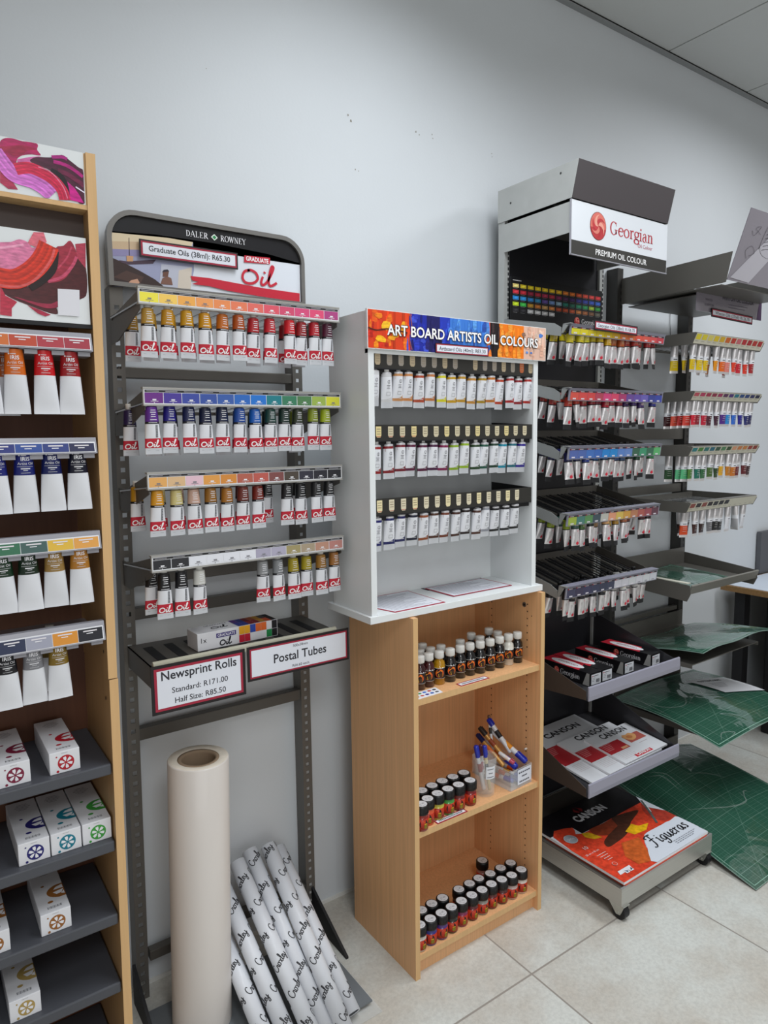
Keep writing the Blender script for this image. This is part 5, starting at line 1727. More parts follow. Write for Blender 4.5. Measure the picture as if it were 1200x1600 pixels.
serif(mb, mp, 'G', 2.010, 2.060, .001, PRINT, 'b4182c', .0003, .0005, 'L')
mb.text(mp, 'Oil Colour', 2.042, 2.0585, .0115, PRINT, 'b8586a', .0003, .078)
mb.build('lettering', gs)


def swirl(mp, mb, u, v, ru, rv, w=0.0):
    mb.disc(mp, u, v, ru, PRINT, '5a1418', w, 28, rv)
    mb.disc(mp, u, v, ru * .955, PRINT, 'd8685a', w + .0003, 28, rv * .965)
    mb.shape(mp, [(u + ru * .95 * math.cos(a), v + rv * .96 * math.sin(a)) for a in [PI + .15 + i * (PI - .3) / 14 for i in range(15)]], PRINT, 'b81c28', w + .0006)
    for k, (a0, c_) in enumerate(((0.2, 'b81824'), (1.3, 'e8a08c'), (2.3, 'c0202c'), (3.35, 'd87868'), (4.4, 'b01420'), (5.4, 'e89a88'))):
        pts = []
        for i in range(7):
            q = .06 + .86 * i / 6
            a = a0 + 2.1 * (1 - q)
            pts.append((u + ru * q * math.cos(a) * .9, v + rv * q * math.sin(a) * .9))
        mb.ribbon(mp, pts, [ru * .10, ru * .22, ru * .3, ru * .28, ru * .22, ru * .12, ru * .02], PRINT, c_, w + .0008 + .0001 * k, 3)


mb = MB()
swirl(mp, mb, 1.803, 2.093, .0385, .0415, .0003)
mb.build('swirl_logo', gs)

# colour chart in front of the back panel
ch = thing('colour_chart', 'black colour chart board with five rows of paint swatches under the swirl-logo canopy', 'colour chart', (1.925, -.122, 1.80))
MB().box(1.692, 2.160, -.120, -.117, 1.80, 1.981, mat('black_card', '131316', rough=.45)).build('board', ch)
mb = MB()
mp = front(-.1202)
CH = [['e8d080', 'e0c830', 'dcc41c', 'dcc01c', 'd8b81c', 'd8b41c', 'd8a81c', 'd07828', 'd07028', 'c85028', 'c84430', 'c03430', 'c02c30'],
      ['c83040', 'c02838', '8a1c38', 'a42434', 'a02848', 'a8283c', '7a1c4c', '4a1c4c', '3a2058', '28287a', '24348c', '2848a0', '2858b0'],
      ['2a88d0', '2a8cd0', '2a78b8', '2a80a8', '5a4890', '6a88b8', '8aa8b8', '147060', '145c48', '1a7a58', '1a8048', '8aa828', '2a8838'],
      ['b8d028', '3cb048', 'a88028', 'b87030', 'b89058', 'c88040', 'a84828', 'a84420', 'a84a24', 'a86830', '8a5028', '6a4830', '58584c'],
      ['2c2c30', '28282c', 'b8b8b8', 'c0c0c0', 'c4c4c4', 'c8c8c8']]
for r, row in enumerate(CH):
    for k, c_ in enumerate(row):
        u = 1.700 + k * .0352
        v = 1.948 - r * .0195
        mb.rect(mp, u, u + .0285, v - .0005, v + .0115, PRINT, c_)
        mb.rect(mp, u + .002, u + .022, v - .0035, v - .002, PRINT, '6a6a6c')
        mb.shape(mp, [(u + .004, v + .004), (u + .016, v + .009), (u + .026, v + .006), (u + .014, v + .002)], PRINT, tuple(min(1, q * 1.5 + .02) for q in hx(c_)[:3]) + (1,), .0003)
mb.rect(mp, 1.70, 1.74, 1.969, 1.9715, PRINT, 'b8b8b8')
for k in range(3):
    mb.rect(mp, 1.705 + k * .06, 1.735 + k * .06, 1.836, 1.838, PRINT, '9a9a9a')
    mb.rect(mp, 1.705 + k * .06, 1.728 + k * .06, 1.830, 1.832, PRINT, '7a7a7a')
swirl(mp, mb, 2.022, 1.862, .0145, .016, .0003)
serif(mb, mp, 'Georgian', 2.047, 1.856, .0165, PRINT, 'd8d8d8', .0003, .092, 'L')
mb.build('swatches', ch)

# five tilted hook trays
GR = [
    (1.763, 1.795, ['d4cc28', 'd8c828', 'd8c428', 'd8c028', 'd4b428', 'd0a42c', 'd8783c', 'd86c3c', 'd85444', 'd4584c', 'd05050', 'c0404c']),
    (1.566, 1.604, ['d05448', 'd04c48', 'cc4848', 'b04458', 'cc4478', 'd04868', 'a83c6c', '6a4a94', '6450a0', '6a60b0', '3c4490', '3c48a0']),
    (1.386, 1.427, ['5468a8', '5068a8', '4470b8', '3c68b4', '2a80c8', '2a84c8', '5a80c0', '6484c0', '3c6450', '40906c', '3c6c54', '5cac6c']),
    (1.179, 1.219, ['9cb048', '4c7c74', '5c8c58', '44545c', 'b8b8b0', 'd89878', 'd0b45c', 'c89848', 'b47c5c', 'a85c54', '985058', '60404c']),
    (.948, .989, ['44445c', '403c54', '40405c', '3c4058', '3c4054', '404458', 'c4c4cc', 'c4c4cc', 'c4c8cc', 'c8c8d0', 'c8ccd0', 'c4c8d0']),
]
TX0, TX1 = 1.690, 2.170
for z0, z1, cols in GR:
    zb_, zf = z1 + .030, z0 + .010                   # back and front height of the tray floor
    ya, yb2 = -.102, -.345

    def zt(y, zb_=zb_, zf=zf):
        return zf + (zb_ - zf) * (y - yb2) / (ya - yb2)
    mb = MB()
    for k in range(25):
        xk = TX0 + (TX1 - TX0) * k / 24
        hw = .0045 if k % 2 else .0028
        mb.add([(xk - hw, ya, zt(ya)), (xk + hw, ya, zt(ya)), (xk + hw, yb2, zt(yb2)), (xk - hw, yb2, zt(yb2)),
                (xk - hw, ya, zt(ya) - .003), (xk + hw, ya, zt(ya) - .003), (xk + hw, yb2, zt(yb2) - .003), (xk - hw, yb2, zt(yb2) - .003)],
               [(0, 1, 2, 3), (4, 7, 6, 5), (0, 4, 5, 1), (2, 6, 7, 3), (1, 5, 6, 2), (3, 7, 4, 0)], BLACKM if k % 3 else GREYD)
    mb.prism([(ya, zt(ya) - .012), (ya, zt(ya) + .02), (ya - .004, zt(ya) + .02), (ya - .004, zt(ya) - .012)], TX0 - .006, TX1 + .004, 0, GREYD)
    mb.prism([(yb2, zf - .006), (yb2, zf + .002), (yb2 + .012, zf + .003), (yb2 + .012, zf - .005)], TX0 - .006, TX1 + .004, 0, GREYD)
    tray = mb.build('hook_tray', st)
    for x0 in (TX0 - .009, TX1 + .003):
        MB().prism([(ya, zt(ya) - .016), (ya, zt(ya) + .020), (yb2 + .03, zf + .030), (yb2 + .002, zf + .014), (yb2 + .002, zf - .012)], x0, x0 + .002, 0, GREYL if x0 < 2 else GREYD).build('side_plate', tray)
    mb = MB()
    mb.prism([(-.366, z0), (-.370, z0), (-.374, z1 - .006), (-.380, z1), (-.352, z1 + .002), (-.352, z1 - .002), (-.369, z1 - .006)], TX0 - .002, TX1, 0, RAILV)
    mb.prism([(-.372, z1 - .004), (-.352, z1 + .001), (-.346, zf - .004), (-.352, zf - .004)], TX0 - .012, TX0 - .009, 0, GREYL)
    mb.box(TX0 - .012, TX0, -.380, -.352, z1 - .001, z1 + .0015, GREYL)
    lh = mb.build('label_holder', tray)
    mb = MB()
    mp = lambda u, v, w=0.0, z0=z0, z1=z1: Vector((u, -.3712 - w - .004 * (v - z0) / (z1 - z0), v))
    for k in range(12):
        xa = TX0 + .003 + k * .0394
        mb.rect(mp, xa, xa + .0385, z0 + .0025, z1 - .0125, PRINT, cols[k])
        mb.rect(mp, xa, xa + .0385, z1 - .0125, z1 - .0075, PRINT, '3a343c')
        mb.rect(mp, xa + .006, xa + .024, z1 - .0112, z1 - .0090, PRINT, 'b8b0b4', .0003)
        mb.disc(mp, xa + .005, z1 - .0100, .0022, PRINT, 'b83040', .0004, 8)
        mb.rect(mp, xa + .011, xa + .026, z0 + .0045, z0 + .0085, PRINT, 'd8d4dc' if k < 9 or cols is not GR[4][2] else '9a9aa4', .0003)
    mb.build('label_strip', lh)
tag_sign('price_sign', 'red-bordered price strip clipped over the yellow end of the top label holder, castored stand', 1.787, 2.004, 1.781, 1.811, -.3825,
         [('Georgian Oils (38ml): R106.70', -.0050, .0098, .186, .004)], bw=.0035, ow=.004, rot=.02, depth=.0016)

GT = [
    (1.676, ['b8a814', 'bcac10', 'b8b018', 'bcaa14', 'b89c14', 'b89018', 'b85c28', 'b05424', 'a83028', 'a8342c', 'a02c2c', '9c2428', '8a1c24'],
     ['lemon yellow', 'sharp yellow', 'green-yellow', 'mid yellow', 'warm yellow', 'deep yellow', 'light orange', 'orange', 'vermilion', 'coral red', 'poppy red', 'red', 'dark red'], 'a89414'),
    (1.482, ['a82c1c', 'b0301c', '981a20', '8c1422', '7c142c', 'a0142c', '9c1834', '8a1c2c', '3c1c58', '38205c', '341c54', '1c1c3c', '24287c'],
     ['orange-red', 'fiery red', 'crimson', 'deep crimson', 'garnet', 'rose red', 'bright rose', 'ruby', 'purple', 'violet', 'dark violet', 'blue-black', 'ultramarine'], '8c2018'),
    (1.310, ['1c1c58', '202464', '1c2c70', '203478', '1c5ca0', '1c64a4', '24447c', '2c4c84', '34547c', '1c4034', '205038', '1c4830', '2c7c44'],
     ['indigo', 'dark blue', 'navy', 'royal blue', 'azure', 'sky blue', 'steel blue', 'slate blue', 'grey-blue', 'dark green', 'emerald', 'bottle green', 'bright green'], '1c1c4c'),
    (1.094, ['84981c', '2c4c44', '3c5c2c', '203028', '8c6c48', 'b88c5c', 'c09c34', 'b08430', '9c5c3c', '7c3c2c', '6c2c28', '58242a', '34181c'],
     ['lime', 'teal green', 'olive green', 'black-green', 'flesh brown', 'beige', 'straw yellow', 'ochre', 'terracotta', 'brick brown', 'oxide brown', 'maroon', 'dark maroon'], '7c8c1c'),
    (.867, ['1c1a20', '1e1c22', '201e24', '1c1e24', '1e2028', '24242c', 'a8a8a8', 'b0b0ae', 'b4b4b2', 'b8b8b6', 'bcbcbc', 'b4b8ba', 'b0b4b8'],
     ['jet black', 'warm black', 'charcoal', 'blue-black', 'slate black', 'dark grey', 'silver white', 'ivory white', 'soft white', 'chalk white', 'bright white', 'cool white', 'pale grey'], '1c1a1c'),
]
GG = 'foil tubes with a red dot on the castored stand'
RN5 = ['top', 'second', 'third', 'fourth', 'lowest']
for (zb, cols, names, backc), rn in zip(GT, RN5):
    for i, (c_, nm) in enumerate(zip(cols, names)):
        if rn == 'fourth' and i == 10:
            continue
        if rn == 'second' and i == 11:
            continue
        x = 1.712 + i * .0352 + random.uniform(-.006, .006)
        tube('foil', x, -.352 + random.uniform(-.006, .010), zb + random.uniform(-.006, .006), .098, c_, f'{nm} banded foil tube, {nth(i)} in front, {rn} tray of the castored stand', GG,
             random.uniform(-.4, .4), random.uniform(-.12, .06), random.uniform(-.07, .07))
    for i in range(3):
        tube('foil', 1.701 + .004 * i, -.298 + .040 * i, zb + .004 + .012 * i, .098, backc,
             f'foil tube, {("first", "second", "third")[i]} behind the leftmost front one, {rn} tray of the castored stand', GG, random.uniform(-.3, .3), .10, random.uniform(.02, .12))
    for i in range(10):
        tube('foil', 1.735 + i * .044 + random.uniform(-.006, .006), -.300 + random.uniform(-.008, .008), zb + .010 + random.uniform(-.004, .004), .098, cols[min(i + 1, 12)],
             f'half-hidden foil tube, {nth(i)} in the second layer, {rn} tray of the castored stand', GG, random.uniform(-.5, .5), random.uniform(-.1, .1), random.uniform(-.06, .06))

# two shelf trays with grey front lips
SHM = mat('stand_shelf_dark', '3c3c40', rough=.3, metal=.3)
for zf, yfr, zbk in ((.645, -.462, .645), (.332, -.470, .372)):
    mb = MB()
    mb.add([(SX0 + .006, -.092, zbk), (SX1, -.092, zbk), (SX1, yfr + .004, zf + .004), (SX0 + .006, yfr + .004, zf + .004),
            (SX0 + .006, -.092, zbk - .004), (SX1, -.092, zbk - .004), (SX1, yfr + .004, zf), (SX0 + .006, yfr + .004, zf)],
           [(0, 1, 2, 3), (4, 7, 6, 5), (0, 4, 5, 1), (2, 6, 7, 3), (1, 5, 6, 2), (3, 7, 4, 0)], SHM)
    sh_ = mb.build('shelf', st)
    for x0 in (SX0 + .004, SX1):
        MB().prism([(-.092, zbk - .03), (-.092, zbk + .14), (-.14, zbk + .12), (yfr + .004, zf + .030), (yfr + .004, zf + .002)], x0, x0 + .002, 0, mat('stand_bracket_brown', '4c443f', rough=.4, metal=.3) if x0 < 1.9 else SHM).build('side_plate', sh_)
    MB().prism([(yfr - .002, zf - .002), (yfr - .0035, zf + .012), (yfr - .002, zf + .040), (yfr + .002, zf + .043), (yfr + .002, zf - .002)], SX0 + .010, SX1 + .006, 0, RAILV).build('label_holder', sh_)

# black oblong tube cartons
BLKC = mat('black_carton', '151417', rough=.3, coat=.2)


def black_carton(x, y, rz, label, z=.6495):
    M = Matrix.Translation((x, y, z)) @ Matrix.Rotation(rz, 4, 'Z')
    t = thing('paint_box', label, 'paint box', (x, y, z), 'black and red cartons on the castored stand')
    w_, d_, h_ = .0570, .205, .0435
    MB().box(0, w_, 0, d_, .0003, h_, BLKC, None, M).build('carton', t, bevel=.0008)
    mb = MB()
    tp = lambda u, v, w=0.0: M @ Vector((u, v, h_ + .0003 + w))
    fr = lambda u, v, w=0.0: M @ Vector((u, -.0003 - w, v))
    ls = lambda u, v, w=0.0: M @ Vector((-.0003 - w, d_ - u, v))
    mb.shape(tp, [(.0005, .045), (w_ - .0005, .070), (w_ - .0005, d_ - .001), (.0005, d_ - .001)], PRINT, 'b41c30')
    mb.disc(tp, w_ / 2, .115, .021, PRINT, 'dcdce0', .0002, 24, .068)
    serif(mb, lambda u, v, w=0.0: tp(w_ / 2 - v + .006, .115 + u, w), 'Georgian', 0, 0, .013, PRINT, '8a2030', .0004, .085)
    mb.rect(fr, .008, w_ - .001, .003, h_ - .006, PRINT, 'dadde2')
    mb.disc(fr, .014, h_ - .012, .0025, PRINT, 'b01c2c', .0003, 10)
    mb.rect(fr, .018, .044, h_ - .013, h_ - .011, PRINT, '4a4a50', .0003)
    for k in range(3):
        mb.rect(fr, .013, .028 - k * .002, h_ - .019 - k * .005, h_ - .0178 - k * .005, PRINT, '8a8a90', .0003)
    for k in range(12):
        mb.rect(fr, .032 + k * .0015, .0328 + k * .0015, .008, .020, PRINT, '4a4a50', .0003)
    serif(mb, ls, 'Georgian', .125, .013, .017, PRINT, 'd4d4d8', .0002, .082, 'C')
    swirl(ls, mb, .068, .021, .011, .012, .0002)
    mb.poly([M @ Vector((-.0004, .001, .0008)), M @ Vector((-.0004, .028, .0008)), M @ Vector((-.0004, .012, h_ - .001)), M @ Vector((-.0004, .001, h_ - .001))], PRINT, '9a9a98')
    mb.build('print', t)


black_carton(1.7835, -.395, .0, 'black and red carton, front left on the upper shelf of the castored stand')
black_carton(1.8435, -.393, .0, 'black and red carton touching the right side of the front left one, upper shelf')
black_carton(1.9640, -.392, .0, 'black and red carton in the middle of the upper shelf of the castored stand')
black_carton(2.1080, -.400, .06, 'black and red carton at the right end of the upper shelf of the castored stand')


# fanned white and red drawing pads
def pad(x, y, rz, z0, z1, w_, d_, label, full):
    sl = math.atan2(z1 - z0, d_)
    M = Matrix.Translation((x, y, z0)) @ Matrix.Rotation(rz, 4, 'Z') @ Matrix.Rotation(sl, 4, 'X')
    t = thing('drawing_pad', label, 'drawing pad', (x, y, z0), 'fanned drawing pads on the lower shelf of the castored stand')
    MB().box(0, w_, 0, d_, .0005, .0068, PAPERW, None, M).build('pages', t)
    mb = MB()
    tp = lambda u, v, w=0.0: M @ Vector((u, v, .0071 + w))
    mb.rect(tp, 0, w_, 0, d_, GLOSS, 'dcdfe4')
    mb.text(tp, 'CANSON', w_ * .56, d_ * (.79 if d_ > .3 else .86 if not full else .80), .026, PRINT, '1e1e22', .0002, w_ * .58, 'C', .03)
    mb.rect(tp, .002, w_ * .46, d_ * .34, d_ * .66, PRINT, 'a8242c', .0002)
    for k in range(5):
        mb.rect(tp, .012, .012 + .05 - k * .004, d_ * .63 - k * .008, d_ * .63 - k * .008 + .003, PRINT, 'cc7a7c', .0004)
    mb.rect(tp, w_ * .30, w_ * .44, d_ * .36, d_ * .42, PRINT, 'd8a078', .0004)
    if full:
        mb.rect(tp, w_ * .56, w_ * .93, d_ * .42, d_ * .66, PRINT, 'b05a50', .0002)
        mb.shape(tp, [(w_ * .56, d_ * .60), (w_ * .60, d_ * .70), (w_ * .68, d_ * .68), (w_ * .76, d_ * .70), (w_ * .82, d_ * .60), (w_ * .76, d_ * .50), (w_ * .66, d_ * .47), (w_ * .60, d_ * .52)], PRINT, 'd8a068', .0004, 3)
        mb.shape(tp, [(w_ * .62, d_ * .60), (w_ * .68, d_ * .64), (w_ * .74, d_ * .58), (w_ * .68, d_ * .53)], PRINT, 'c07a48', .0006, 3)
        mb.rect(tp, w_ * .66, w_ * .86, d_ * .33, d_ * .345, PRINT, 'b8b0b4', .0002)
    for k in range(6):
        mb.rect(tp, .02, w_ * (.40 - .02 * (k % 3)), d_ * .30 - k * .007, d_ * .30 - k * .007 + .0015, PRINT, 'c4b8bc', .0002)
    mb.rect(tp, w_ * .30, w_ * .68, d_ * .03, d_ * .115, PRINT, 'c42030', .0002)
    mb.text(tp, 'CANSON', w_ * .49, d_ * .052, .0115, PRINT, 'e8e4e6', .0009, w_ * .30, 'C', .03)
    mb.build('cover', t)


pad(1.755, -.440, .03, .3405, .3785, .330, .335, 'white and red drawing pad at the left, undermost of the three fanned pads', False)
pad(1.838, -.441, .025, .3480, .3735, .300, .222, 'white and red drawing pad in the middle of the three fanned pads', False)
pad(1.928, -.437, .02, .3555, .3755, .245, .175, 'white and red drawing pad with a food picture, topmost of the three fanned pads', True)

# base tray on castors
mb = MB()
bx0, bx1, by0, by1, bz0, bz1 = SX0, 2.176, -.607, -.105, .048, .106
mb.box(bx0, bx1, by0, by0 + .002, bz0, bz1, STEEL)
mb.box(bx0, bx0 + .002, by0 + .002, by1, bz0, bz1, STEEL)
mb.box(bx1 - .002, bx1, by0 + .002, by1, bz0, bz1, STEEL)
mb.box(bx0, bx1, by1 - .002, by1, bz0, bz1, GREYD)
mb.box(bx0 + .002, bx1 - .002, by0 + .002, by1 - .002, bz1 - .008, bz1 - .004, GREYD)
mb.box(bx0 - .0005, bx1 + .0005, by0 - .0005, by0 + .006, bz1, bz1 + .0015, GREYL)
mb.box(bx0 - .0005, bx0 + .006, by0 + .006, by1, bz1, bz1 + .0015, GREYD)
base = mb.build('base_tray', st)
for cx, cy in ((1.7015, -.592), (2.155, -.592), (1.722, -.14), (2.14, -.14)):
    mb = MB()
    mb.cyl((cx - .0115, cy, .0235), (cx + .0115, cy, .0235), .0232, mat('castor_rubber', '17171a', rough=.5), None, 28)
    mb.cyl((cx - .0112, cy, .0235), (cx + .0112, cy, .0235), .012, mat('castor_hub', '5a5a58', rough=.4), None, 20)
    wheel = mb.build('castor_wheel', st)
    mb = MB()
    PZ = mat('zinc_fork', 'c4c6c0', rough=.28, metal=.8)
    for sx in (-.0155, .0135):
        mb.prism([(cy - .008, .018), (cy + .006, .016), (cy + .030, .043), (cy + .030, .0472), (cy - .020, .0472), (cy - .014, .030)], cx + sx, cx + sx + .002, 0, PZ)
    mb.box(cx - .0155, cx + .0155, cy - .020, cy + .030, .0465, .0485, PZ)
    mb.cyl((cx - .018, cy, .0235), (cx + .018, cy, .0235), .004, PZ, None, 10)
    mb.build('castor_fork', wheel)

# big pads lying in the base tray
BPZ = .1045
t = thing('drawing_pad', 'large black-topped drawing pad with orange and yellow abstract cover in the base tray', 'drawing pad', (1.92, -.44, .1045))
MB().box(1.700, 2.158, -.602, -.215, .1112, .1195, PAPERW).build('pages', t)
mb = MB()
mp = flat(.1198)
mb.rect(mp, 1.6995, 2.1585, -.6025, -.215, GLOSS, 'd5dce4')
ARTF = lambda u, v, w=0.0: Vector((min(max(u, 1.6995), 2.1585), min(max(v, -.6025), -.215), .1199 + w))
art(mb, ARTF, 'figueras', PAINT, .0001)
mb.build('cover', t)
mb = MB()
tp = flat(.1225)
# maker's name across the black part, with the small flame mark above it
mb.text(tp, 'CANSON', 1.925, -.312, .033, PRINT, 'd0d2d6', 0, .158, 'C', .04)
for d_, k in ((-.008, 1), (.010, -1)):
    mb.shape(tp, [(1.905 + d_, -.273), (1.905 + d_ - k * .012, -.258), (1.905 + d_ - k * .002, -.246), (1.905 + d_ + k * .007, -.238), (1.905 + d_ + k * .001, -.252), (1.905 + d_ + k * .007, -.266)], PRINT, '7a1c22', 0, 2)
FIG = {'F': ([[(.62, .95), (.35, .98), (.10, .88), (.12, .72)], [(.42, .95), (.34, .55), (.22, .1), (.05, -.12), (-.1, -.05)], [(.14, .52), (.36, .56), (.52, .55)]], .62),
       'i': ([[(.06, .44), (.14, .5), (.08, .12), (.12, .02), (.24, .1)], [(.16, .68), (.19, .72)]], .28),
       'g': ([[(.38, .46), (.22, .5), (.06, .3), (.1, .06), (.24, .08), (.36, .4), (.30, .0), (.2, -.3), (.02, -.3), (.05, -.16)]], .46),
       'q': ([[(.38, .46), (.22, .5), (.06, .3), (.1, .06), (.24, .08), (.38, .46), (.30, .0), (.24, -.34), (.36, -.26)]], .46),
       'u': ([[(.04, .42), (.12, .5), (.06, .15), (.14, .02), (.28, .2), (.36, .48), (.30, .12), (.34, .02), (.46, .12)]], .48),
       'e': ([[(.06, .22), (.26, .34), (.26, .48), (.14, .46), (.05, .2), (.12, .02), (.32, .12)]], .36),
       'r': ([[(.04, .42), (.12, .48), (.05, .0)], [(.10, .3), (.2, .46), (.32, .46)]], .34),
       'a': ([[(.36, .44), (.22, .5), (.06, .28), (.1, .04), (.22, .08), (.36, .44), (.32, .1), (.36, .02), (.46, .12)]], .48),
       's': ([[(.26, .44), (.16, .5), (.08, .4), (.2, .24), (.18, .06), (.04, .04)]], .3)}
x = 1.938
for ch_ in 'Figueras':
    for pts in FIG[ch_][0]:
        n_ = len(pts)
        mb.ribbon(tp, [(x + a * .060, -.550 + b_ * .054) for a, b_ in pts], [.0035 if i % 2 else .0055 for i in range(n_)], PRINT, '222226', 0, 4)
    x += FIG[ch_][1] * .060
for k in range(3):
    for q in range(9 - k):
        mb.rect(tp, 2.010 + q * .014, 2.020 + q * .014, -.570 - k * .007, -.5675 - k * .007, PRINT, '8a8e96')
mb.disc(tp, 1.745, -.362, .0235, PRINT, 'cfd3da', 0, 24)
mb.disc(tp, 1.745, -.362, .0215, PRINT, 'aab2bc', .0003, 24)
mb.text(tp, '290g', 1.745, -.367, .0095, PRINT, 'eceef2', .0006)
mb.text(tp, '10', 1.745, -.430, .015, PRINT, 'e8d8d4')
mb.text(tp, '38 cm x 46 cm', 1.742, -.456, .0085, PRINT, 'e8d0cc', 0, .062)
for k in range(4):
    mb.rect(tp, 1.738 + k * .004, 1.782 - k * .003, -.474 - k * .011, -.4715 - k * .011, PRINT, 'e8c0b8')
mb.disc(tp, 1.752, -.530, .009, PRINT, 'e8b8ae', 0, 16)
mb.disc(tp, 1.752, -.530, .0075, PRINT, 'd8452c', .0003, 16)
mb.rect(tp, 1.742, 1.758, -.583, -.567, PRINT, 'e6e8ec')
mb.rect(tp, 1.761, 1.777, -.583, -.567, PRINT, 'e6e8ec')
mb.shape(tp, [(1.744, -.569), (1.756, -.575), (1.750, -.582)], PRINT, '2a4a6a', .0003)
mb.shape(tp, [(1.763, -.581), (1.775, -.569), (1.776, -.578)], PRINT, '3a4a5a', .0003)
mb.build('lettering', t)
t = thing('drawing_pad', 'second orange-edged pad lying right under the large black-topped pad in the base tray', 'drawing pad', (1.92, -.44, .1025))
MB().box(1.704, 2.150, -.604, -.290, .1030, .1105, mat('orange_pad_edge', 'c04a30', rough=.5)).build('pages', t)

# =================================================================== SLOTTED WALL RACK AT THE RIGHT
wr = thing('wall_rack', 'dark grey slotted wall rack with tilted sign box and cutting mats, at the right', 'shop rack', (2.6, -.03, .05))
RG = mat('wall_rack_grey', '6a6863', rough=.42, metal=.25)
for x0, x1, ln in ((2.340, 2.374, -.0), (2.832, 2.866, -.0)):
    mb = MB().box(x0, x1, -.052, -.002, 0, 2.10, mat('wall_rack_post', '3a3937', rough=.42, metal=.25))
    z = .70
    while z < 2.05:
        mb.box((x0 + x1) / 2 + .003, (x0 + x1) / 2 + .008, -.0526, -.0515, z, z + .013, BLACKM)
        z += .0255
    mb.build('post', wr)
for z0, z1 in ((1.435, 1.480), (.672, .690), (.628, .645), (1.205, 1.24)):
    MB().box(2.36, 2.845, -.045, -.025, z0, z1, RG).build('crossbar', wr, bevel=.001)
# sign box
for x0 in (2.366, 2.846):
    MB().prism([(-.05, 2.062), (-.49, 2.072), (-.470, 1.974), (-.05, 1.964)], x0, x0 + .002, 0, RG).build('side_plate', wr)
MB().box(2.368, 2.846, -.455, -.06, 1.967, 1.970, RG).build('sign_box_floor', wr)
sg = MB()
T0, T1 = Vector((2.372, -.472, 1.982)), Vector((2.372, -.545, 2.200))
XW = Vector((.478, 0, 0))
nrm = Vector((0, -(T1 - T0).z, (T1 - T0).y)).normalized()
mpw_ = lambda u, v, w=0.0: T0 + XW * u + (T1 - T0) * v + nrm * (w + .0012)
GSIGN = mat('grey_violet_print', '8b8790', rough=.16, coat=.5)
sg.add([T0, T0 + XW, T1 + XW, T1, T0 - nrm * .003, T0 + XW - nrm * .003, T1 + XW - nrm * .003, T1 - nrm * .003], [(0, 1, 2, 3), (4, 7, 6, 5), (0, 4, 5, 1), (1, 5, 6, 2), (2, 6, 7, 3), (3, 7, 4, 0)], GSIGN)
sgo = sg.build('sign_panel', wr)
mb = MB()
mb.shape(mpw_, [(.02, .04), (.28, .02), (.52, .55), (.36, .72)], PRINT, 'b4b2ba')
for k in range(7):
    a = .50 + k * .055
    mb.ribbon(mpw_, [(.30, a), (.38, a + .035), (.50, a + .02)], .007, PRINT, '2a282c', .0003, 4)
mb.ribbon(mpw_, [(.26, .50), (.30, .86), (.50, .90), (.56, .60), (.46, .42), (.32, .44), (.26, .55)], .004, PRINT, '3a363c', .0003, 5)
mb.ribbon(mpw_, [(.14, .34), (.10, .44), (.16, .52), (.22, .44), (.16, .38)], .004, PRINT, '4a464c', .0003, 5)
mb.ribbon(mpw_, [(.22, .70), (.14, .76), (.20, .80), (.14, .66), (.10, .72)], .004, PRINT, '4a464c', .0003, 4)
mb.ribbon(mpw_, [(.48, .30), (.58, .28), (.66, .36), (.76, .26), (.92, .34)], .004, PRINT, '4a464c', .0003, 5)
mb.build('line_drawing', sgo)
# lower acrylic name plate
np_ = MB().box(2.405, 2.868, -.342, -.340, 1.903, 1.984, mat('smoked_violet_plate', '817c86', rough=.15, coat=.5))
npo = np_.build('name_plate', wr)
mb = MB()
mp = front(-.3422)
mb.text(mp, 'WINTON OIL COLOUR', 2.690, 1.9575, .0165, PRINT, '2e2a34', .0002, .230, 'C', .02)
mb.text(mp, 'WINSOR', 2.487, 1.9435, .0085, PRINT, '55505c', .0002, .048)
mb.text(mp, '& NEWTON', 2.490, 1.925, .0085, PRINT, '55505c', .0002, .060)
for k in range(2):
    mb.rect(mp, 2.62, 2.76 - k * .02, 1.942 - k * .011, 1.9445 - k * .011, PRINT, '5c5664', .0002)
mb.shape(mp, [(2.832, 1.904), (2.867, 1.904), (2.867, 1.982), (2.85, 1.975), (2.838, 1.94)], PRINT, '3c2a44', .0002)
mb.build('lettering', npo)
MB().box(2.40, 2.86, -.339, -.06, 1.955, 1.958, GREYD).build('plate_arm', wr)
tag_sign('price_sign', 'red-bordered price strip hanging crooked under the violet-grey name plate of the wall rack', 2.497, 2.790, 1.884, 1.916, -.348,
         [('Winton Oils (37ml): R126.70', -.0055, .0115, .245, .004)], bw=.004, ow=.004, rot=.025, depth=.0016)
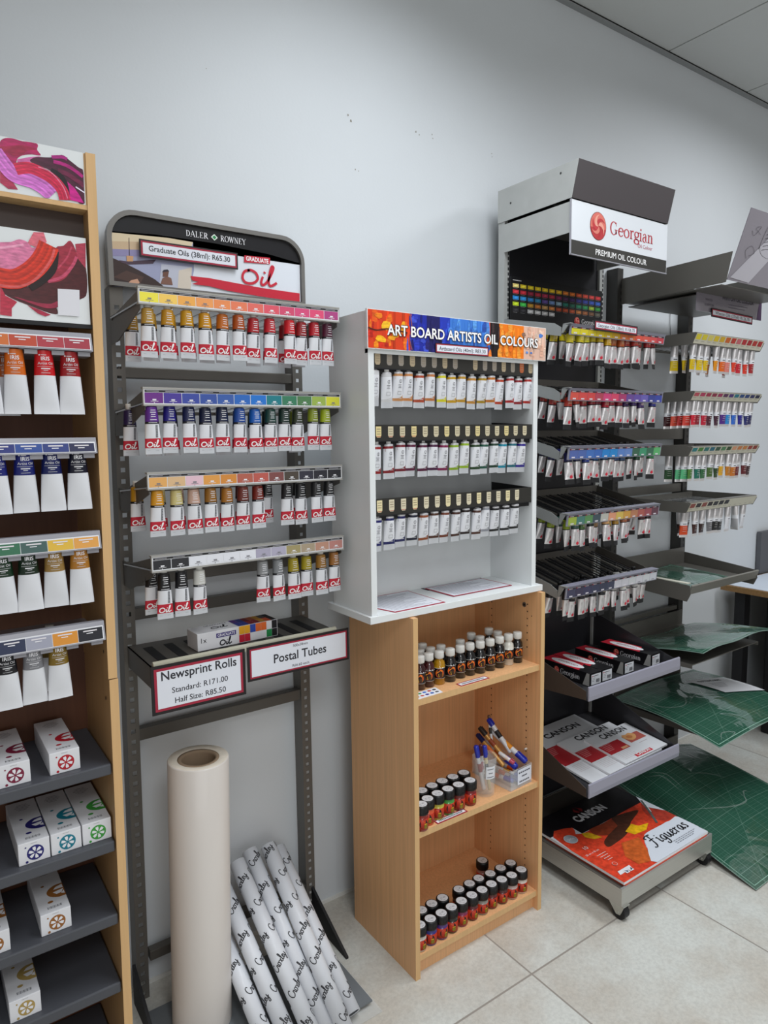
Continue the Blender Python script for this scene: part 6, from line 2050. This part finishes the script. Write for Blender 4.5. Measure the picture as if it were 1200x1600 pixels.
# four tube rails
CREAM = mat('cream_label', 'c9c6b4', rough=.5)
WRR = [
    (1.783, 1.819, ['d8c834', 'd8c838', 'd4c868', 'd8bc2c', 'd0a82c', 'c86428', 'b83c30', 'c46870', 'b02c34', 'a42830', 'b03430', 'a82c30']),
    (1.581, 1.611, ['c05460', 'b83c60', 'a83450', '94344c', 'a03460', '5c3058', '50347c', '24788c', '2c4c84', '24407c', '2c3064', '242848']),
    (1.380, 1.412, ['2c8084', '4c8438', '2c7470', '24687c', '345440', '508458', '34502c', 'd89c78', 'c87c48', 'c88040', '9c3c34', '8c3428']),
    (1.172, 1.206, ['8c4840', '383034', '8c4c44', '30282c', '303034', '28282c', '2c2c30', 'c9c6b4', 'c9c6b4', 'c9c6b4', 'c9c6b4', 'c9c6b4']),
]
for z0, z1, cols in WRR:
    mb = MB()
    mb.prism([(-.342, z0 - .004), (-.352, z0 - .002), (-.368, z1 - .002), (-.364, z1 + .002), (-.342, z1 + .002)], 2.371, 2.850, 0, RG)
    mb.box(2.372, 2.846, -.09, -.086, z0 + .004, z1, RG)
    for k in range(13):
        mb.cyl((2.376 + k * .039, -.35, z0 + .006), (2.376 + k * .039, -.06, z0 + .012), .0018, CHROME, None, 6)
    rail = mb.build('tube_rail', wr)
    for x0 in (2.367, 2.849):
        MB().prism([(-.05, z0 - .002), (-.05, z1 + .004), (-.352, z1 + .002), (-.368, z1 - .008), (-.352, z0 - .004)], x0, x0 + .002, 0, RG).build('side_plate', rail)
    mb = MB()
    mp = lambda u, v, w=0.0, z0=z0, z1=z1: Vector((u, -.3535 - w - .0165 * (v - z0) / (z1 - z0), v))
    mb.rect(mp, 2.373, 2.849, z0, z1 - .001, CREAM, None)
    for k, c_ in enumerate(cols):
        if c_ == 'c9c6b4':
            mb.rect(mp, 2.379 + k * .0392, 2.397 + k * .0392, z0 + .006, z0 + .0075, PRINT, 'a8a498', .0004)
            continue
        mb.rect(mp, 2.377 + k * .0392, 2.408 + k * .0392, z0 + .014, z1 - .004, PRINT, c_, .0004)
        mb.rect(mp, 2.379 + k * .0392, 2.400 + k * .0392, z0 + .008, z0 + .0095, PRINT, '9a968a', .0004)
    mb.build('label_strip', rail)
GW = 'foil-topped tubes with a colour block on the right wall rack'
WTB = [
    (1.683, [(2.404, 'd4b400', 'yellow'), (2.449, 'd8b800', 'primary yellow'), (2.489, 'd4b000', 'golden yellow'), (2.552, 'dc8c00', 'orange-yellow'), (2.604, 'e06414', 'orange'), (2.642, 'd87c70', 'salmon pink'),
             (2.681, 'd83a20', 'vermilion'), (2.722, 'c0182c', 'crimson'), (2.772, 'd0301c', 'scarlet'), (2.814, '9a1c24', 'dark red')]),
    (1.482, [(2.416, 'c41430', 'rose red'), (2.452, '8c1428', 'wine red'), (2.488, 'b81434', 'ruby red'), (2.530, '4c1428', 'plum'), (2.574, '3c142c', 'dark plum'), (2.618, '4c2080', 'violet'), (2.660, '1c84c8', 'sky blue'),
             (2.703, '2464c4', 'bright blue'), (2.746, '1c1c84', 'ultramarine'), (2.786, '1c2464', 'navy'), (2.825, '181c54', 'dark navy')]),
    (1.283, [(2.411, '44782c', 'leaf green'), (2.457, '146858', 'teal'), (2.501, '2c643c', 'mid green'), (2.541, '44642c', 'olive'), (2.586, '24401c', 'dark green'), (2.627, 'd8a41c', 'golden yellow'), (2.667, 'b87418', 'ochre'),
             (2.707, 'c07024', 'orange-ochre'), (2.745, '6c1c20', 'maroon'), (2.786, '5c1820', 'oxblood'), (2.824, '3c1c24', 'dark maroon')]),
    (1.072, [(2.456, '3c1c18', 'dark brown'), (2.508, '301a18', 'umber'), (2.557, '6c6c70', 'grey'), (2.593, '18181a', 'lamp black'), (2.632, '141416', 'black'), (2.680, 'd8dae0', 'white'), (2.738, 'b0b0b4', 'side-on silver'),
             (2.798, 'd4d6dc', 'bright white')]),
]
for (zb, tubes), rn in zip(WTB, rownames):
    for i, (x, c_, nm) in enumerate(tubes):
        rz = 1.45 if 'side-on' in nm else random.uniform(-.15, .15)
        tube('block', x, -.338 + random.uniform(-.003, .003), zb + random.uniform(-.003, .003), .106, c_, f'{nm} block tube, {nth(i)} in front, {rn} rail of right wall rack', GW, rz, random.uniform(-.02, .05))
for x, y, zb, c_, lab in ((2.398, -.266, 1.683, 'd0b400', 'yellow block tube hanging far back at the left end, top rail of right wall rack'),
                          (2.400, -.246, 1.478, '3c1018', 'dark maroon block tube farthest back at the left, second rail of right wall rack'),
                          (2.400, -.274, 1.479, 'd8503c', 'coral block tube, second from the back at the left, second rail of right wall rack'),
                          (2.400, -.300, 1.480, 'b02828', 'red block tube, third from the back at the left, second rail of right wall rack'),
                          (2.400, -.322, 1.480, 'd04034', 'coral-red block tube just behind the rose red one, second rail of right wall rack'),
                          (2.400, -.256, 1.278, '1c4824', 'dark green block tube farthest back at the left, third rail of right wall rack'),
                          (2.400, -.300, 1.280, '5cb884', 'mint green block tube, second from front at the left, third rail of right wall rack'),
                          (2.400, -.322, 1.282, '58b880', 'pale mint block tube just behind the leaf green one, third rail of right wall rack'),
                          (2.400, -.326, 1.072, 'c84418', 'bright orange block tube at the left bracket, bottom rail of right wall rack')):
    tube('block', x, y, zb, .106, c_, lab, GW, -.5)
for x, y, zb, c_, rn, nm in ((2.425, -.29, 1.684, 'c8a800', 'top', 'yellow'), (2.52, -.29, 1.680, '8a4a14', 'top', 'brown-orange'), (2.58, -.29, 1.676, 'c07010', 'top', 'amber'), (2.70, -.29, 1.676, 'a82020', 'top', 'red'),
                             (2.43, -.29, 1.072, '2c1414', 'bottom', 'dark brown'), (2.48, -.29, 1.074, '241414', 'bottom', 'black-brown')):
    tube('block', x, y, zb, .106, c_, f'{nm} block tube half hidden behind the front row, {rn} rail of right wall rack', GW, .2)
# tray with cream ledge
mb = MB()
mb.add([(2.370, -.055, .885), (2.850, -.055, .885), (2.850, -.374, .868), (2.370, -.374, .868)], [(0, 1, 2, 3)], RG)
mb.prism([(-.372, .866), (-.378, .866), (-.388, .898), (-.384, .902), (-.374, .872)], 2.370, 2.855, 0, mat('tray_lip_grey', '83827c', rough=.35, metal=.3))
mb.box(2.372, 2.848, -.062, -.056, .885, .955, RG)
tr = mb.build('tray', wr)
for x0 in (2.367, 2.850):
    MB().prism([(-.05, .858), (-.05, .915 if x0 < 2.5 else .935), (-.380, .900), (-.384, .868), (-.37, .838)], x0, x0 + .002, 0, RG).build('side_plate', tr)
MB().box(2.371, 2.392, -.368, -.16, .9035, .9065, mat('cream_ledge', 'd4d2c4', rough=.4)).build('ledge_strip', tr)
# lower shelf brackets under the cutting mats
for z_, yfr in ((.600, -.40), (.355, -.46), (.012, -.45)):
    mb = MB()
    mb.box(2.372, 2.848, yfr, -.055, z_, z_ + .004, RG)
    mb.box(2.372, 2.848, -.062, -.056, z_ + .004, z_ + .07, RG)
    s_ = mb.build('shelf', wr)
    for x0 in (2.368, 2.850):
        MB().prism([(-.05, z_ - .03 if z_ > .1 else .0), (-.05, z_ + .004), (yfr, z_ + .004), (yfr, z_ - .012 if z_ > .1 else .0)], x0, x0 + .002, 0, RG).build('side_plate', s_)

# =================================================================== CUTTING MATS


def mat_green(name, step):
    m = bpy.data.materials.new(name)
    m.use_nodes = True
    nt = m.node_tree
    L = nt.links.new
    b = nt.nodes['Principled BSDF']
    tc = nt.nodes.new('ShaderNodeUVMap')
    tc.uv_map = 'uv'
    sep = nt.nodes.new('ShaderNodeSeparateXYZ')
    L(tc.outputs['UV'], sep.inputs[0])

    def M_(op, a, v):
        n_ = nt.nodes.new('ShaderNodeMath')
        n_.operation = op
        for i, q in enumerate((a, v)):
            if isinstance(q, float):
                n_.inputs[i].default_value = q
            else:
                L(q, n_.inputs[i])
        return n_.outputs[0]

    def lines(p, wd):
        o_ = None
        for ax in ('X', 'Y'):
            f_ = M_('FRACT', M_('DIVIDE', sep.outputs[ax], p), 0.0)
            l_ = M_('LESS_THAN', f_, wd / p)
            o_ = l_ if o_ is None else M_('MAXIMUM', o_, l_)
        return o_
    fine = lines(step, .0007)
    major = lines(step * 5, .0012)
    k = M_('MAXIMUM', M_('MULTIPLY', fine, 0.28), M_('MULTIPLY', major, 0.55))
    # two slanting guide lines
    dg = M_('ABSOLUTE', M_('SUBTRACT', M_('SUBTRACT', sep.outputs['X'], sep.outputs['Y']), .06), 0.0)
    k = M_('MAXIMUM', k, M_('MULTIPLY', M_('LESS_THAN', dg, .0008), .45))
    mx = nt.nodes.new('ShaderNodeMix')
    mx.data_type = 'RGBA'
    mx.inputs['A'].default_value = hx('14543f')
    mx.inputs['B'].default_value = hx('9fc4b4')
    L(k, mx.inputs['Factor'])
    L(mx.outputs['Result'], b.inputs['Base Color'])
    b.inputs['Roughness'].default_value = .5
    b.inputs['Coat Weight'].default_value = 1.0
    b.inputs['Coat IOR'].default_value = 2.3
    b.inputs['Coat Roughness'].default_value = .05
    co = nt.nodes.new('ShaderNodeTexCoord')
    nz = nt.nodes.new('ShaderNodeTexNoise')
    nz.inputs['Scale'].default_value = 7.0
    nz.inputs['Detail'].default_value = 1.5
    nz.inputs['Distortion'].default_value = 1.2
    L(co.outputs['Object'], nz.inputs['Vector'])
    bp_n = nt.nodes.new('ShaderNodeBump')
    bp_n.inputs['Strength'].default_value = .55
    bp_n.inputs['Distance'].default_value = .012
    L(nz.outputs['Fac'], bp_n.inputs['Height'])
    L(bp_n.outputs['Normal'], b.inputs['Coat Normal'])
    return m


MATG = mat_green('green_cutting_mat_in_film', .0125)


def cutting_mat(name_label, fl, fr, br, bl, arch, border, nx=24, ny=24, th=.003, white=False):
    """bowed sheet through four corner points"""
    fl, fr, br, bl = map(Vector, (fl, fr, br, bl))
    W = (fr - fl).length
    Dp = (bl - fl).length
    vs, fs, uv = [], [], []
    for j in range(ny + 1):
        for i in range(nx + 1):
            s_, t_ = i / nx, j / ny
            p = fl * (1 - s_) * (1 - t_) + fr * s_ * (1 - t_) + br * s_ * t_ + bl * (1 - s_) * t_
            p = p + Vector((0, 0, arch(s_, t_)))
            vs.append(p)
            uv.append((s_ * W, t_ * Dp))
    n_ = len(vs)
    lo = [p - Vector((0, 0, th)) for p in vs]
    for j in range(ny):
        for i in range(nx):
            a = j * (nx + 1) + i
            fs.append((a, a + 1, a + nx + 2, a + nx + 1))
    ring = [i for i in range(nx + 1)] + [j * (nx + 1) + nx for j in range(1, ny + 1)] + [ny * (nx + 1) + i for i in range(nx - 1, -1, -1)] + [j * (nx + 1) for j in range(ny - 1, 0, -1)]
    t = thing('cutting_mat', name_label, 'cutting mat', fl, 'film-wrapped green cutting mats on the wall rack')
    mb = MB()
    mb.add(vs, fs, MATG, None, True)
    mb.add(lo, [f[::-1] for f in fs], mat('mat_underside', '1c2422', rough=.6), None, True)
    rv = [vs[i] for i in ring] + [lo[i] for i in ring]
    r_ = len(ring)
    mb.add(rv, [(i, (i + 1) % r_, r_ + (i + 1) % r_, r_ + i) for i in range(r_)], mat('film_edge', '87a39a', rough=.25, coat=.4))
    o_ = mb.build('mat_sheet', t)
    lay = o_.data.uv_layers.new(name='uv')
    for p in o_.data.polygons:
        for li, vi in zip(p.loop_indices, p.vertices):
            lay.data[li].uv = uv[vi] if vi < n_ else (uv[vi - n_] if vi < 2 * n_ else (-1, -1))
    # pale border line printed near the edge and folds of the clear film
    def srf(u, v, w=0.0):
        s_, t_ = min(max(u / W, 0), 1), min(max(v / Dp, 0), 1)
        p = fl * (1 - s_) * (1 - t_) + fr * s_ * (1 - t_) + br * s_ * t_ + bl * (1 - s_) * t_
        return p + Vector((0, 0, arch(s_, t_) + .0006 + w))
    mb = MB()
    q = .012
    for a, b_ in (((q, q), (W - q, q)), ((q, q), (q, Dp - q)), ((W - q, q), (W - q, Dp - q)), ((q, Dp - q), (W - q, Dp - q))):
        pts = [(a[0] + (b_[0] - a[0]) * i / 16, a[1] + (b_[1] - a[1]) * i / 16) for i in range(17)]
        mb.ribbon(srf, pts, .0022, PRINT, '8fb8a6', 0, 1)
    mb.build('border_line', t)
    FOLD = mat('film_fold', 'cfdcd6', rough=.08, alpha=.2, coat=1.0)
    mb = MB()
    for pts in border:
        mb.ribbon(lambda u, v, w=0.0: srf(u * W, v * Dp, w + .0025), pts, [.001] + [.010] * (len(pts) - 2) + [.001], FOLD, None, 0, 6)
    if border:
        mb.build('film_fold', t)
    return t, srf, W, Dp


cutting_mat('small green cutting mat in film lying in the shallow tray of the wall rack', (2.400, -.366, .8745), (2.72, -.366, .8745), (2.72, -.075, .890), (2.400, -.075, .890),
            lambda s_, t_: .0035 + .006 * math.sin(PI * t_) + .003 * math.sin(9 * s_ + 4 * t_), [[(.2, .3), (.5, .4), (.8, .7)], [(.3, .8), (.6, .6), (.9, .3)]], th=.002)
cutting_mat('green cutting mat in shiny film on the wall rack shelf right below the tray', (2.345, -.455, .668), (2.885, -.455, .668), (2.885, -.10, .612), (2.345, -.10, .612),
            lambda s_, t_: .0 + .010 * math.sin(PI * s_) * (1 - t_) + .004 * math.sin(11 * s_ + 5 * t_), [[(.1, .2), (.4, .5), (.8, .6)], [(.2, .7), (.5, .6), (.9, .8)], [(.02, .05), (.5, .045), (.98, .05)]])
t, srf, W, Dp = cutting_mat('large bowed green cutting mat with a white paper slip, jutting out above the lowest mat', (2.292, -.560, .363), (2.890, -.560, .363), (2.880, -.105, .398), (2.305, -.105, .398),
                            lambda s_, t_: .018 * math.sin(PI * min(1, t_ * 1.05)) + .012 * math.sin(PI * s_),
                            [[(.06, .92), (.10, .60), (.24, .50), (.36, .62), (.34, .82)], [(.03, .45), (.06, .70), (.10, .95)], [(.30, .50), (.45, .56), (.62, .50)], [(.10, .97), (.5, .90), (.95, .80)],
                             [(.06, .03), (.14, .09), (.22, .04), (.10, .02)], [(.5, .60), (.66, .48), (.8, .5)]])
mb = MB()
for i in range(8):
    for j in range(6):
        q = [(i, j), (i + 1, j), (i + 1, j + 1), (i, j + 1)]
        mb.poly([srf(.375 + .2 * a / 8 + .02 * (1 - b_ / 6), .20 - .06 * a / 8 + .165 * b_ / 6, .005) for a, b_ in q], PRINT, 'd8dade')
def slip(u, v, w=0.0):
    return srf(.405 + u, .318 - .3 * u + v, .0058 + w)
mb.text(slip, 'CUTTING MAT', .06, 0, .016, PRINT, '24242a', 0, .115, 'C', .03)
for k in range(4):
    mb.rect(slip, .02, .10 - .01 * k, -.024 - k * .014, -.021 - k * .014, PRINT, '8a8a92')
tag(mb.build('paper_slip', loc=tuple(srf(.43, .25, .002))), 'white paper slip lettered for cutting mats, lying on the large bowed green mat', 'paper slip')
cutting_mat('largest and lowest green cutting mat, its front corner sagging to the floor', (2.152, -.772, .006), (2.78, -.772, .010), (2.78, -.165, .095), (2.232, -.165, .095),
            lambda s_, t_: .010 * math.sin(PI * t_) * t_ + .045 * math.sin(PI * s_) * t_,
            [[(.16, .55), (.45, .42), (.62, .40), (.66, .48)], [(.45, .74), (.62, .68), (.74, .58)], [(.20, .86), (.30, .80), (.28, .66)], [(.24, .88), (.34, .80), (.32, .66)], [(.62, .40), (.70, .46), (.74, .44)]])

# =================================================================== TABLE AT THE RIGHT EDGE
tb = thing('table', 'work table with white paper top and brown wooden edge at the right photo edge', 'table', (3.9, -.5, 0))
MB().box(3.22, 4.5, -.95, -.03, .704, .730, mat('table_brown_edge', '8a6a42', rough=.5, var=.12, vscale=(3, 80, 80))).build('table_top', tb)
MB().box(3.235, 4.49, -.94, -.04, .7305, .7325, mat('table_white_top', 'c9d2de', rough=.6)).build('paper_cover', tb)
for x0, y0 in ((3.28, -.12), (3.28, -.90), (4.40, -.12), (4.40, -.90)):
    MB().box(x0, x0 + .05, y0, y0 + .05, 0, .704, BLACKM).build('leg', tb)
tag(MB().box(3.36, 4.3, -.80, -.18, 0.0, .66, mat('black_crate', '0f0f11', rough=.6)).build('storage_box', bevel=.01), 'large black box standing under the work table at the right photo edge', 'box')
tag(MB().box(3.595, 4.2, -.028, -.006, .7330, .95, mat('dark_grey_board', '57585c', rough=.5)).build('board'), 'dark grey board standing on the work table against the wall, right photo edge', 'board')
# thin cable running down the wall
mb = MB()
cp = spline([(2.80, 2.09), (2.785, 2.06), (2.772, 2.00), (2.770, 1.94), (2.777, 1.88), (2.775, 1.82)], 6, False)
for a, b_ in zip(cp[:-1], cp[1:]):
    mb.cyl((a[0], -.004, a[1]), (b_[0], -.004, b_[1]), .0011, BLACKM, None, 6, caps=False)
tag(mb.build('cable'), 'thin black cable running down the wall between the two wall rack posts', 'cable')

# ------------------------------------------------------------------ tidy up
for t in TUBE_PROTO.values():
    kill(t)
for o in bpy.data.objects:
    if '_org' in o:
        del o['_org']
